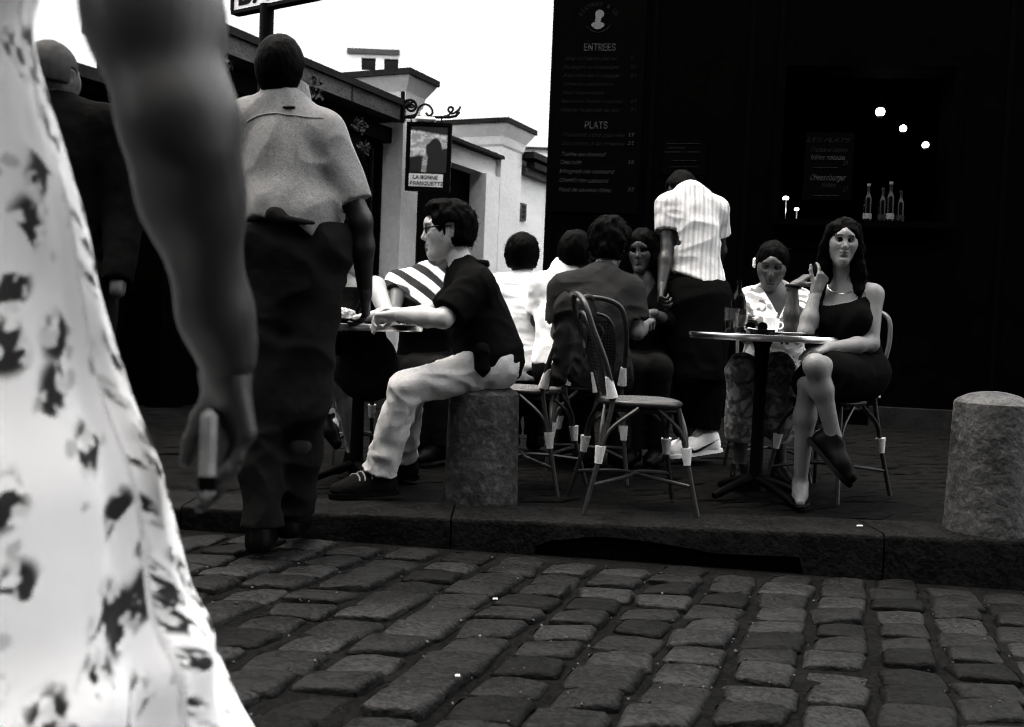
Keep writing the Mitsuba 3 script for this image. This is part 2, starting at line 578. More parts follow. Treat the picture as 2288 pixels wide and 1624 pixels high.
def auto(J):
    """Fills a skeleton: toe directions, head frame."""
    J['Rh'] = head_frame(J['face'], J.get('crown', (0, 0, 1)))
    for s in 'LR':
        if 't' + s not in J:
            f = J['face'] * V(1, 1, 0)
            J['t' + s] = unit(f)
    return J


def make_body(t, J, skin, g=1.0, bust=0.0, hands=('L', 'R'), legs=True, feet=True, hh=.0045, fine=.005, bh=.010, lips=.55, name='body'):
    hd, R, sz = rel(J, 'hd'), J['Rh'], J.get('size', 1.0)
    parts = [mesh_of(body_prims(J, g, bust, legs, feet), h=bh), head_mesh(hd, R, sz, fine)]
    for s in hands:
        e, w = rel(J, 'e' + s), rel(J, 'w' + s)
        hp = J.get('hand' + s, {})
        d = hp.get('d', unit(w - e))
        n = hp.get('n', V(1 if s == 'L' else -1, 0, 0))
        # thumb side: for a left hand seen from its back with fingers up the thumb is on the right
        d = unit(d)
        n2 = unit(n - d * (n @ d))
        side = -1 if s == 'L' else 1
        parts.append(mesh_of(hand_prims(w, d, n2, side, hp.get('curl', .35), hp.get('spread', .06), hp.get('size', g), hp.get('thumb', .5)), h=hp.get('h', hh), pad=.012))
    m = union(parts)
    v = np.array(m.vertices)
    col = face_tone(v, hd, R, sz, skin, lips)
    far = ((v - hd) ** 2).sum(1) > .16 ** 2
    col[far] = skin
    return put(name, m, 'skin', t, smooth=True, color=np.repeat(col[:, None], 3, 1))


def cloth(name, t, prims, tone, h=.009, wr=.005, wf=13, seed=0, extra=None, mat='cloth', stretch=(1, 1, 1), label=None, uv=None):
    m = mesh_of(prims, h, wr, wf, seed, extra, stretch)
    if mat == 'cloth':
        return put(name, m, mat, t, smooth=True, color=np.full((len(m.vertices), 3), float(tone)), label=label)
    return put(name, m, mat, t, smooth=True, label=label, uv=None if uv is None else uv(np.array(m.vertices)))


def shirt_prims(J, t=.014, g=1.0, sleeve=.6, loose=.018, bust=0, belly=0.0, hem=0.0, sl=('L', 'R')):
    q = torso(J, t, g, bust, belly)
    if hem:
        pv, ch = rel(J, 'pv'), rel(J, 'ch')
        dn = unit(pv - ch)
        q.append(ell(pv + dn * hem, (.185 * g + t, .135 * g + t, .12), frame(-dn, rel(J, 'hR') - rel(J, 'hL')), k=.06))
    for s in sl:
        a, b, c = rel(J, 's' + s), rel(J, 'e' + s), rel(J, 'w' + s)
        if sleeve <= 1:
            q.append(cap(a, a + (b - a) * sleeve, .055 * g + loose, .050 * g + loose, k=.04))
        else:
            q += [cap(a, b, .055 * g + loose, .046 * g + loose, k=.04), cap(b, b + (c - b) * (sleeve - 1), .044 * g + loose, .034 * g + loose * .8, k=.03)]
    return q


def hems(J, sleeve=.6, bottom=None, neck=None, sl=('L', 'R'), flat=.02):
    """Cuts: straight sleeve ends, a straight hem, a neckline."""
    pl = []
    if sleeve <= 1:
        for s in sl:
            a, b = rel(J, 's' + s), rel(J, 'e' + s)
            pl.append((a + (b - a) * sleeve, unit(b - a), .16))
    else:
        for s in sl:
            a, b = rel(J, 'e' + s), rel(J, 'w' + s)
            pl.append((a + (b - a) * (sleeve - 1), unit(b - a), .10))
    nk = rel(J, 'nk')

    def f(p, d):
        for c, n, r in pl:
            x = p - c
            e = x @ n
            near = ((x ** 2).sum(1) < r * r) & ((x ** 2).sum(1) - e * e < .078 ** 2) & (e < .09)
            d = np.where(near, np.maximum(d, e), d)
        if bottom is not None:
            c, n = bottom
            d = np.maximum(d, (p - c) @ n)
        if neck is not None:
            for c, r in neck:
                d = np.maximum(d, r - np.sqrt(((p - c) ** 2).sum(1)))
        return d
    return f


def trouser_prims(J, t=.014, g=1.0, wide=.02, end=1.0):
    hp = rel(J, 'hR') - rel(J, 'hL')
    pv, ch = rel(J, 'pv'), rel(J, 'ch')
    q = [ell(pv, (.168 * g + t, .122 * g + t, .13 + t), frame(ch - pv, hp), k=.06)]
    for s in 'LR':
        a, b, c = rel(J, 'h' + s), rel(J, 'k' + s), rel(J, 'a' + s)
        e = b + (c - b) * end
        q += [cap(a, b, .092 * g + t, .062 * g + t, k=.05), cap(b, e, .06 * g + t, .045 * g + wide, k=.03)]
    return q


def trouser_cut(J, end=1.0, waist=.13, floor=None):
    pl = []
    for s in 'LR':
        b, c = rel(J, 'k' + s), rel(J, 'a' + s)
        pl.append((b + (c - b) * end, unit(c - b)))
    pv, up = rel(J, 'pv'), unit(rel(J, 'ch') - rel(J, 'pv'))

    def f(p, d):
        for c, n in pl:
            x = p - c
            d = np.where((x ** 2).sum(1) < .15 ** 2, np.maximum(d, x @ n), d)
        return np.where(((p - pv) ** 2).sum(1) < .30 ** 2, np.maximum(d, (p - pv) @ up - waist), d)
    return f


def shoe_mesh(a, t, h=.006, n=(0, 0, 1), size=1.0, sole=.02, sock=False):
    """A shoe about the ankle a, toes along t."""
    t = unit(t)
    n = unit(np.asarray(n, float) - t * (np.asarray(n, float) @ t))
    R = np.array([np.cross(t, n), t, n])
    s = size
    hgt = .075
    q = [cap(a - t * .035 * s - n * .045, a - t * .03 * s, .036 * s, .040 * s, k=.03), cap(a - t * .03 - n * .045, a + t * .10 * s - n * .047, .036 * s, .041 * s, k=.04),
         cap(a + t * .10 * s - n * .048, a + t * .165 * s - n * .055, .041 * s, .030 * s, k=.03), cap(a + n * .01, a + t * .06 * s - n * .03, .038 * s, .036 * s, k=.03)]

    def ex(p, d):
        z = (p - a) @ n
        return np.maximum(d, np.maximum(-hgt - z, z - .03))
    return mesh_of(q, h, extra=ex, pad=.02), R


def sole_mesh(a, t, n=(0, 0, 1), size=1.0, z0=-.088, z1=-.068):
    t = unit(t)
    n = unit(np.asarray(n, float) - t * (np.asarray(n, float) @ t))
    l = np.cross(t, n)
    s = size
    y = np.array([-.078, -.06, 0, .06, .11, .16, .19, .2])
    w = np.array([.018, .034, .036, .040, .046, .042, .026, .008])
    ring = [(yy, ww) for yy, ww in zip(y, w)] + [(yy, -ww) for yy, ww in zip(y[::-1], w[::-1])]
    pts = []
    for zz, gr in ((z0, -.003), (z0 + .004, .001), (z1 - .003, .001), (z1, -.002)):
        pts += [a + t * yy * s + l * (ww + math.copysign(gr, ww)) * s + n * zz for yy, ww in ring]
    return trimesh.convex.convex_hull(np.array(pts))


def shoes(t, J, mat, which='LR', h=.007, size=1.0, sole=None):
    for s in which:
        m, R = shoe_mesh(rel(J, 'a' + s), J['t' + s], h, J.get('up' + s, (0, 0, 1)), size)
        k = put('shoe', m, mat, t, smooth=True)
        if sole:
            put('sole', sole_mesh(rel(J, 'a' + s), J['t' + s], J.get('up' + s, (0, 0, 1)), size), sole, k, smooth=40)


def hair(t, J, kind='short', mat='hair', seed=0, h=.006, fr=.05, thick=.014, extra=(), rough=.006, nape=-.065, part=0.0, strands=0, strand_len=.03):
    hd, R, sz = rel(J, 'hd'), J['Rh'], J.get('size', 1.0)
    q = [ell((0, -.014, .030), (.076 + thick, .096 + thick, .086 + thick)), ell((0, -.035, -.01), (.070 + thick, .07 + thick, .085 + thick))] + list(extra)

    def ex(p, d):
        n1 = meshkit.noise(p * V(70, 70, 26) + seed, seed) - .5
        n2 = meshkit.noise(p * V(22, 22, 16) + seed, seed + 5) - .5
        n0 = meshkit.noise(p * V(150, 150, 22) + 3 * n2[:, None] + seed, seed + 2) - .5
        d = d + rough * n1 * 1.4 + rough * 1.6 * n2 + .0045 * n0
        n3 = meshkit.noise(p * V(60, 30, 60) + seed, seed + 9) - .5
        face = np.maximum(fr - p[:, 1] - .35 * np.abs(p[:, 0]) + .03 + .012 * n3, p[:, 2] - .070 + 9 * p[:, 0] ** 2 + .02 * n3 - part * p[:, 0])
        ear = np.maximum(np.abs(p[:, 1] + .004) - .020, np.maximum(np.abs(p[:, 2] + .006) - .032, .07 - np.abs(p[:, 0])))
        d = np.maximum(d, -face)
        if kind in ('short', 'curly'):
            d = np.maximum(d, -ear)
            d = np.maximum(d, nape - p[:, 2])
        return d
    m = mesh_of(q, h, extra=ex, pad=.03)
    v = hd + sz * np.array(m.vertices) @ R
    key = put('hair', trimesh.Trimesh(v, m.faces, process=False), mat, t, smooth=True)
    if strands:
        g = np.random.default_rng(seed)
        nv = np.array(m.vertex_normals)
        ok = np.nonzero((nv[:, 2] > -.5) & (np.linalg.norm(nv, axis=1) > .5))[0]
        w = []
        for i in g.choice(ok, strands):
            p, n = np.array(m.vertices)[i], nv[i]
            dn = unit(V(0, -.25, -1) - n * (V(0, -.25, -1) @ n) * .9)
            L = strand_len * g.uniform(.5, 1.2)
            a, b, c = p - n * .003, p + n * .004 + dn * L * .5 + g.normal(0, .003, 3), p + n * g.uniform(-.002, .008) + dn * L + g.normal(0, .005, 3)
            w.append(tube(hd + sz * np.array([a, b, c]) @ R, [.0011, .0011, .0004], 3, caps=False))
        put('loose_strands', cat(w), mat, key, kind='stuff')
    return key


def on_skin(prims, pts, off=.004):
    """Points moved on to the surface of a field, off metres proud of it."""
    f = field(prims)
    p = np.array(pts, float)
    for _ in range(6):
        d = f(p)
        e = 2e-3
        gr = np.stack([f(p + V(e, 0, 0)) - f(p - V(e, 0, 0)), f(p + V(0, e, 0)) - f(p - V(0, e, 0)), f(p + V(0, 0, e)) - f(p - V(0, 0, e))], 1)
        gr /= np.linalg.norm(gr, axis=1, keepdims=True) + 1e-9
        p = p + gr * (off - d)[:, None]
    return p


# ------------------------------------------------------------------ the setting: street, kerb, pavement
U = V(math.sin(math.radians(24)), math.cos(math.radians(24)), 0)         # the way the lane behind runs
N = V(U[1], -U[0], 0)                                                  # out of its left-hand facades


def sheet(xs, ys, zf):
    X, Y = np.meshgrid(xs, ys, indexing='ij')
    v = np.stack([X, Y, zf(X, Y)], -1).reshape(-1, 3)
    m = len(ys)
    f = [[i * m + j, (i + 1) * m + j, (i + 1) * m + j + 1, i * m + j + 1] for i in range(len(xs) - 1) for j in range(m - 1)]
    f = np.array(f)
    return trimesh.Trimesh(v, np.vstack([f[:, [0, 1, 2]], f[:, [0, 2, 3]]]), process=False)


KERB_Y, KERB_D = 3.80, 0.30
street = structure('street', sheet([-60, -12, -4, -2.6, -1, 0, 1, 2, 3.5, 12, 60], [-60, -8, 0, 2, KERB_Y + .05], lambda x, y: street_z(x) - .024), 'joint')
pavement = structure('pavement', sheet([-60, -8, -4, 0, 4, 8, 60], [KERB_Y + KERB_D - .01, 6, 9, 14, 30, 90], lambda x, y: 0 * x - .014), 'sett')


def stone_block(du, dv, seed, hgt=.05, dome=.008, r=.018):
    """A worn paving stone, du and dv its edge vectors; rounded, uneven, its top at z = 0 and domed."""
    g = np.random.default_rng(seed)
    n = 5
    s = np.array([0, .1, .5, .9, 1.0])
    v = []
    j = g.normal(0, .009, (2, 2, 2))
    for a in s:
        for b in s:
            e = max(abs(a - .5), abs(b - .5)) * 2
            cxy = (j[0, 0] * (1 - a) * (1 - b) + j[1, 0] * a * (1 - b) + j[0, 1] * (1 - a) * b + j[1, 1] * a * b)
            x = du * (a - .5) + dv * (b - .5)
            pull = .93 if (abs(a - .5) > .45 and abs(b - .5) > .45) else 1.0
            x = x * pull + np.append(cxy, 0)
            z = dome * (1 - ((a - .5) ** 2 + (b - .5) ** 2) * 3.4) + g.normal(0, .0022) - (r * .55 if e > .95 else 0)
            v.append([x[0], x[1], z])
    v = np.array(v)
    rim = [0, 5, 10, 15, 20, 21, 22, 23, 24, 19, 14, 9, 4, 3, 2, 1]
    low = v[rim].copy()
    low[:, 2] = -hgt
    low[:, :2] *= .97
    f = []
    for a in range(4):
        for b in range(4):
            i = a * 5 + b
            f += [[i, i + 5, i + 6], [i, i + 6, i + 1]]
    for k in range(16):
        l = (k + 1) % 16
        f += [[rim[k], 25 + k, 25 + l], [rim[k], 25 + l, rim[l]]]
    m = trimesh.Trimesh(np.vstack([v, low]), f, process=False)
    m.fix_normals()
    return m


def pave(parent, name, cu, cv, spacing_u, spacing_v, gap, region, near, zf, mats, nvar, seed, hgt, dome, tilt=.012, limit=290, more='more_stones'):
    """Lays stones along cv in columns set along cu, each column shifted; the stones that show largest are parts, the rest one part."""
    g = np.random.default_rng(seed)
    cu, cv = unit(cu), unit(cv)
    du, dv = cu * (spacing_u - gap), cv * (spacing_v - gap * .45)
    var = [stone_block(du * f1, dv * f2, seed * 50 + i, hgt, dome) for i, (f1, f2) in enumerate(zip(g.uniform(.90, 1.01, nvar), g.uniform(.80, .985, nvar)))]
    dicts = {m: [mikit.ply(s, 'm_' + m, smooth=50) for s in var] for m in mats}
    spots = []
    for i in range(-60, 60):
        off = g.uniform(0, 1) * spacing_v
        for j in range(-60, 60):
            c = cu * i * spacing_u + cv * (j * spacing_v + off)
            if region(c[0], c[1]):
                spots.append((near(c[0], c[1]), c[0], c[1]))
    spots.sort()
    rest = []
    for n, (_, x, y) in enumerate(spots):
        k = int(g.integers(nvar))
        z = zf(x, y) + g.normal(0, .0045)
        a = g.normal(0, tilt, 3)
        R = np.array([[1, -a[2] * 2, 0], [a[2] * 2, 1, 0], [a[0], a[1], 1]])
        m = mats[int(g.choice(len(mats), p=[.5, .3, .2] if len(mats) == 3 else None))]
        if n < limit:
            put(name, dicts[m][k], None, parent, to=T(M4(R, (x, y, z)).tolist()))
        else:
            rest.append(moved(var[k], R, (x, y, z)))
    if rest:
        put(more, cat(rest), mats[0], parent, kind='stuff', smooth=50)


CV = V(math.sin(math.radians(19)), math.cos(math.radians(19)), 0)
pave(street, 'cobble', V(1, -.03, 0), CV, .197, .157, .018, lambda x, y: .4 < y < KERB_Y - .085 and abs(x) < .75 * y + 1.3,
     lambda x, y: y if abs(x) < .53 * y + .12 and y > 1.75 else 50 + y, lambda x, y: float(street_z(x)) - .008, ['cobble_a', 'cobble_b', 'cobble_c'], 14, 3, .05, .0038, tilt=.026, limit=285, more='more_cobbles')
pave(pavement, 'paver', V(1, .05, 0), unit(V(.62, .78, 0)), .21, .20, .010, lambda x, y: KERB_Y + KERB_D + .1 < y < 8.3 and abs(x - .3) < .62 * y + .3,
     lambda x, y: y if abs(x) < .53 * y + .1 else 50 + y, lambda x, y: -.009, ['sett'], 6, 5, .03, .004, tilt=.007, limit=285, more='more_pavers')

# kerb stones; one of them is cut away over a storm drain
kerb = structure('kerb', box(-12, 14, KERB_Y + .02, KERB_Y + KERB_D, -.30, -.016), 'joint')
OPEN = (.12, 1.16)                                   # the mouth of the drain


def kerb_stone(x0, x1, seed, opening=False):
    nx = max(4, int((x1 - x0) / .06))
    xs = np.linspace(x0 + .004, x1 - .004, nx)
    prof = [(.30, -.30), (.30, -.002), (.034, 0), (.012, -.002), (.003, -.008), (0, -.022), (-.004, -.10), (-.006, -.30)]
    v, g = [], []
    for x in xs:
        for (y, z) in prof:
            p = V(x, KERB_Y + y, z)
            w = meshkit.fbm(np.array([p * 9 + seed]), 3)[0] - .5
            if z > -.29:
                w2 = meshkit.fbm(np.array([p * 34 + seed]), 2)[0] - .5
                p = p + V(0, -(.012 * w + .008 * w2) if y < .2 else 0, .008 * w + (.006 * w2 if y < .05 else 0))
            if opening and y < .01 and OPEN[0] < x < OPEN[1] and z < -.05:
                t = (x - OPEN[0]) / (OPEN[1] - OPEN[0])
                roof = -.052 - .030 * max(.22 - t, 0) / .22 - .125 * max((t - .22) / .78, 0) ** 1.7
                p[2] = max(p[2], roof) if z > -.2 else roof
                if z < -.2:
                    p[1] += .16
            v.append(p)
    m = len(prof)
    f = []
    for i in range(nx - 1):
        for k in range(m - 1):
            a = i * m + k
            f += [[a, a + 1, a + m + 1], [a, a + m + 1, a + m]]
    for i in (0, nx - 1):
        for k in range(1, m - 1):
            t = [i * m, i * m + k, i * m + k + 1]
            f.append(t if i else t[::-1])
    t = trimesh.Trimesh(np.array(v), f, process=False)
    t.fix_normals()
    return t


for i, (a, b) in enumerate([(-4.6, -3.3), (-3.3, -2.2), (-2.2, -1.25), (-1.25, -.21), (-.21, 1.46), (1.46, 2.55), (2.55, 3.6), (3.6, 4.8)]):
    put('kerb_stone', kerb_stone(a, b, i * 3.1, i == 4), 'kerb', kerb, smooth=35)
dr_ = thing('storm_drain', 'low arched black drain opening under the kerb stone', 'drain')
put('recess', box(OPEN[0] - .02, OPEN[1] + .02, KERB_Y + .012, KERB_Y + .018, -.34, -.06), 'black', dr_)
put('grating_bar', box(OPEN[0] + .02, OPEN[1] - .02, KERB_Y + .0185, KERB_Y + .03, -.20, -.19), 'black', dr_)


# ------------------------------------------------------------------ stone bollards
def bollard(px, py, r, hgt, label, seed):
    d = (CAM_Z) / ((py - 707 - (px - 1143) * .0402) / FPX)
    c = P(px, py, d)
    c = V(c[0] * (c[1] + r) / c[1], c[1] + r, 0)
    prof = [(0, -.05), (r * 1.04, -.05), (r * 1.045, .0)] + [(r * (1.045 - .075 * t), t * (hgt - .055)) for t in np.linspace(.04, .96, 14)] + \
           [(r * .968, hgt - .054), (r * .955, hgt - .047), (r * .86, hgt - .034), (r * .62, hgt - .015), (r * .3, hgt - .003), (0, hgt)]
    m = lathe(prof, 48)
    v = np.array(m.vertices)
    v[:, :2] *= (1 + .035 * (meshkit.fbm(v * 13 + seed, 4) - .5))[:, None]
    m = trimesh.Trimesh(v + c, m.faces, process=False)
    m.fix_normals()
    solo('stone_bollard', m, 'granite', label, 'bollard', smooth=24)
    return c


BOL1 = bollard(1072, 1128, .152, .50, 'worn granite bollard with a domed top that a man in jeans sits on', 1.0)
BOL2 = bollard(2200, 1200, .152, .56, 'free-standing pitted granite bollard near the kerb at the far right', 8.0)

# ------------------------------------------------------------------ left: dark cafe front along the lane
C0 = V(-1.19, 10.0, 0)                                 # its far corner


def lane(s, out, z):
    """s metres along the lane from the far corner of the cafe, out metres in front of the facades."""
    return C0 + U * s + N * out + V(0, 0, z)


def lbox(s0, s1, o0, o1, z0, z1, ch=0.0):
    m = box(s0, s1, -o1, -o0, z0, z1, ch)
    R = np.array([[U[0], -N[0], 0], [U[1], -N[1], 0], [0, 0, 1]])
    return moved(m, R, C0)


FT, SE = 2.80, -2.95
cafe = thing('corner_cafe', 'low dark cafe front on the left with a pale fascia under its roof edge', 'building')
put('wall', lbox(SE, -.05, -.95, -.25, -.1, FT - .15), 'facade', cafe)
put('roof', lbox(SE - .06, .0, -1.05, .09, FT, FT + .06), 'slate', cafe)
put('fascia', lbox(SE - .03, -.03, -.3, .06, FT - .14, FT - .003), 'fascia', cafe)
for s in (-1.0, -1.9):
    put('fascia_joint', lbox(s, s + .02, .0605, .064, FT - .138, FT - .006), 'slate', cafe)
for s0, s1 in ((-.85, -.55), (-2.4, -2.1)):
    put('pilaster', lbox(s0, s1, -.248, -.12, 0, 2.44), 'darkwood', cafe)
put('lintel', lbox(SE, -.052, -.248, -.08, 2.45, 2.60), 'darkwood', cafe)
for i, (s0, s1) in enumerate(((-.42, -.12), (-1.9, -1.05))):
    w = put('shop_window', lbox(s0, s1, -.246, -.20, .75, 2.39), 'darkglass', cafe)
    for nm, a in (('jamb', (s0 - .042, s0 - .002, .75, 2.39)), ('jamb', (s1 + .002, s1 + .042, .75, 2.39)), ('head_rail', (s0 - .042, s1 + .042, 2.392, 2.44)), ('sill', (s0 - .042, s1 + .042, .68, .748))):
        put(nm, lbox(a[0], a[1], -.246, -.16, a[2], a[3]), 'darkwood', w)
    put('glazing_bar', lbox((s0 + s1) / 2 - .02, (s0 + s1) / 2 + .02, -.198, -.175, .75, 2.39), 'darkwood', w)
kiosk = thing('low_kiosk', 'low dark building with a sloping roof edge at the far left, behind the bald man', 'building')
put('wall', lbox(-9, SE - .4, -1.6, -.25, -.1, 2.16), 'facade', kiosk)
put('roof', lbox(-9.1, SE - .3, -1.7, .1, 2.162, 2.24), 'slate', kiosk)
put('shutter', lbox(-6.5, SE - .8, -.248, -.2, .3, 1.95), 'darkwood', kiosk)
# pale awning rail with an arch below it
put('awning_rail', lbox(-2.35, -1.0, -.10, -.07, 2.33, 2.365), 'fascia', cafe)
arch = [lane(-1.65 + .62 * math.cos(a), -.12, 1.75 + .55 * math.sin(a)) for a in np.linspace(.05, math.pi - .05, 20)]
put('window_arch', tube(arch, .012, 6), 'fascia', cafe)


def blossom_spray(c, r, n, seed, lo=.02, hi=.05):
    g = np.random.default_rng(seed)
    tri, f = [], []
    for i in range(n):
        p = c + unit(g.normal(size=3)) * r * g.random() ** .5 * V(1, .6, 1)
        a, b = unit(g.normal(size=3)) * g.uniform(lo, hi), unit(g.normal(size=3)) * g.uniform(lo, hi) * .6
        k = len(tri)
        tri += [p - a, p + b, p + a, p - b]
        f += [[k, k + 1, k + 2], [k, k + 2, k + 3]]
    return trimesh.Trimesh(np.array(tri), f, process=False)


for (px, py, d, r, n) in ((697, 200, 8.4, .11, 60), (804, 280, 9.0, .07, 40), (812, 330, 9.1, .06, 30), (500, 150, 7.0, .12, 26)):
    hb = thing('hanging_flowers', {697: 'pale flowers hanging below the fascia beside the head of the standing man', 804: 'upper small tuft of pale flowers on the dark front, right of the standing man',
                                   812: 'lower small tuft of flowers on the dark front, right of the standing man', 500: 'faint flower spray on the dark front above the arm of the woman'}[px], 'flowers')
    c = P(px, py, d)
    put('blossoms', blossom_spray(c, r, n, px), 'fascia', hb, kind='stuff')
    put('stem', tube([c + V(0, 0, -r), c + V(.02, 0, 0), c + V(0, 0, r)], .006, 5), 'darkwood', hb)


def script_lines(rows, R, o, parent, name, mat, slant=.25):
    """Rows of lettering (text, x, y, height, bold) on a board whose plane has axes R[0], R[1] and normal R[2]."""
    for tx, x, y, hgt, bold in rows:
        m = meshkit.text_mesh(tx, hgt, .002, bold)
        v = np.array(m.vertices)
        v[:, 0] += slant * v[:, 1]
        v = v @ np.diag([1, 1, 1.0]) + V(x, y, .001)
        put(name, trimesh.Trimesh(o + v @ R, m.faces, process=False), mat, parent)


# a chalked menu panel on the dark front, right of the man in the pale shirt
RB = np.array([U, V(0, 0, 1), N])
bd = thing('chalk_board', 'dark board with faint chalk lines on the cafe front, right of the standing man', 'sign')
put('panel', lbox(-.95, -.45, -.12, -.09, 1.0, 2.2), 'blackgloss', bd)
for i in range(7):
    g = np.random.default_rng(i)
    put('chalk_line', tube(spline([lane(-.9 + .4 * t, -.085, 2.05 - .14 * i + .012 * g.normal()) for t in np.linspace(0, .6 + .4 * g.random(), 9)], 3), .004, 4), 'chalkdim', bd)

# post with a white sign over the terrace
pc = P(594, 100, 5.7)
post = thing('sign_post', 'black post behind the standing man carrying a white sign board at the top', 'post')
put('pole', tube([V(pc[0], pc[1], -.02), V(pc[0], pc[1], P(590, 12, 5.7)[2])], .04, 16), 'iron', post, smooth=50)
put('foot', lathe([(0, 0), (.11, 0), (.10, .03), (.06, .06), (.045, .14), (0, .14)], 20).apply_translation([pc[0], pc[1], 0]), 'iron', post, smooth=40)
sb = unit(V(-.83, .56, 0))
sn = V(-sb[1], sb[0], 0)
if sn[1] > 0:
    sn = -sn
RS = np.array([-sb, np.cross(sn, -sb), sn])
if RS[1][2] < 0:
    RS[1] = -RS[1]
o = V(pc[0], pc[1], P(590, 12, 5.7)[2] - .022)


def sbox(x0, x1, y0, y1, z0, z1, ch=0.0):
    return moved(box(x0, x1, y0, y1, z0, z1, ch), RS.T, o)


sp_ = put('sign_board', sbox(-.26, .85, .02, .42, -.02, .02), 'white', post)
put('frame', cat([sbox(-.28, .87, .0, .02, -.035, .025), sbox(-.28, .87, .42, .45, -.03, .03), sbox(-.28, -.26, .02, .42, -.03, .03), sbox(.85, .87, .02, .42, -.03, .03)]), 'iron', sp_)
script_lines([('BAR', -.235, .045, .15, True)], RS, o + sn * .02, sp_, 'lettering', 'iron', 0)

# ------------------------------------------------------------------ white gate and wall beyond the cafe
gate = thing('white_gateway', 'white plastered gateway of two piers with moulded caps and a dark opening', 'gate')


def pier(s0, s1, depth, top, capz, name='pier'):
    k = put(name, lbox(s0, s1, -depth, .0, -.05, top), 'plaster', gate)
    pts = []
    for z, e in ((top - .32, 0.0), (top - .29, .02), (top - .20, .035), (top - .08, .11), (top - .06, .12)):
        pts.append((z, e))
    m = []
    for (za, ea), (zb, eb) in zip(pts[:-1], pts[1:]):
        a = lbox(s0 - ea, s1 + ea, -depth - ea, ea + .001, za, za + .001)
        b = lbox(s0 - eb, s1 + eb, -depth - eb, eb + .001, zb - .001, zb)
        m.append(trimesh.convex.convex_hull(np.vstack([a.vertices, b.vertices])))
    put('cap_moulding', cat(m), 'plaster', k)
    put('cap_slab', lbox(s0 - .14, s1 + .14, -depth - .14, .14, top - .058, top + .0), 'slate', k)
    return k


S0 = .36 - .33
pier(S0, S0 + .33, .55, 3.17, 0)
pier(S0 + 2.33, S0 + 2.95, 1.0, 3.15, 0)
lt = put('lintel', lbox(S0 + .333, S0 + 2.327, -.30, -.06, 2.46, 2.668), 'plaster', gate)
put('coping', lbox(S0 + .332, S0 + 2.327, -.36, .05, 2.67, 2.71), 'slate', lt)
put('door', lbox(S0 + .335, S0 + 1.95, -.29, -.22, -.02, 2.448), 'black', gate)
put('jamb', lbox(S0 + 1.95, S0 + 2.327, -.29, -.004, -.02, 2.455), 'plaster', gate)

whouse = thing('white_wall_house', 'white plastered house side behind the seated people, with a dark eave', 'building')
put('wall', lbox(S0 + 2.96, S0 + 11, -4, -.06, -.05, 2.79), 'plaster', whouse)
rf = put('roof', lbox(S0 + 2.96, S0 + 11.2, -4.2, .16, 2.792, 2.87), 'slate', whouse)
put('gutter', lbox(S0 + 3.05, S0 + 11.2, .02, .14, 2.68, 2.75), 'slate', whouse)
put('soffit', lbox(S0 + 3.0, S0 + 11.1, -.058, .05, 2.60, 2.678), 'fascia', whouse)
pl = put('wall_plaque', lbox(S0 + 3.05, S0 + 3.23, -.058, -.03, 2.02, 2.24), 'fascia', whouse)
put('slot', cat([lbox(S0 + 3.09, S0 + 3.19, -.03, -.024, z, z + .045) for z in (2.05, 2.11, 2.17)]), 'slate', pl)

# tall white house that closes the lane
tall = thing('tall_white_house', 'tall bright white house closing the lane, with one small window', 'building')
WY, WT = 21.0, 12.5


def win(px, py, y=WY):
    q = P(px, py, 1.0) - EYE
    return EYE + q * ((y - EYE[1]) / q[1])


w0, w1 = win(806, 126), win(889, 160)
X0, X1, Z0, Z1 = w0[0], w1[0], w1[2], w0[2]
put('wall', cat([box(-16, X0, WY, WY + 7, -.1, WT), box(X1, 6, WY, WY + 7, -.1, WT), box(X0, X1, WY, WY + 7, -.1, Z0), box(X0, X1, WY, WY + 7, Z1, WT)]), 'whitewall', tall)
wn = put('window', box(X0, X1, WY + .14, WY + .16, Z0, Z1), 'darkglass', tall)
xm = (X0 + X1) / 2
put('mullion', box(xm - .085, xm + .085, WY + .02, WY + .138, Z0, Z1), 'white', wn)
put('sill', box(X0 - .12, X1 + .12, WY - .10, WY - .002, Z0 - .12, Z0 - .02), 'white', wn)
put('hood', box(X0 - .28, X1 + .02, WY - .06, WY - .002, Z1 + .05, Z1 + .15), 'fascia', wn)
lowh = thing('low_white_house', 'strip of pale house with thin cornice lines beside the black menu wall', 'building')
za = win(1180, 333, 19.0)[2]
put('wall', box(-.45, 4, 19.0, 20.9, -.05, za), 'whitewall', lowh)
put('cornice', box(-.5, 4, 18.93, 18.998, za - .19, za - .16), 'plaster', lowh)
put('coping', box(-.5, 4, 18.9, 20.95, za + .002, za + .03), 'fascia', lowh)

# ------------------------------------------------------------------ wrought-iron bracket with the hanging inn sign
hang = thing('hanging_sign', 'painted inn sign on a scrolled iron bracket at the corner of the dark cafe', 'sign')
hd_ = 9.75
A0, A1 = P(900, 262, hd_), P(1024, 262, hd_)
ex = unit(A1 - A0)
ez = V(0, 0, 1)
ex = unit(ex - ez * (ex @ ez))
RH = np.array([ex, np.cross(ez, ex) * 1.0, ez])
g = hd_ / FPX


def hp(px, py, o=0.0):
    """On the plane of the bracket."""
    q = P(px, py, hd_)
    return q + V(0, o, 0)


put('wall_plate', tube([hp(900, 205), hp(899, 275)], .02, 8), 'iron', hang)
put('bracket_bar', tube([hp(897, 262), hp(960, 262), hp(1005, 262), hp(1018, 259), hp(1026, 250)], .014, 8), 'iron', hang, smooth=50)


def scroll(cx, cy, r0, turns, a0, sgn=1):
    th = np.linspace(0, turns * 2 * math.pi, 36)
    rr = r0 * (1 - .8 * th / th[-1])
    return [hp(cx + r * math.cos(a0 + sgn * t), cy + r * math.sin(a0 + sgn * t)) for t, r in zip(th, rr)]


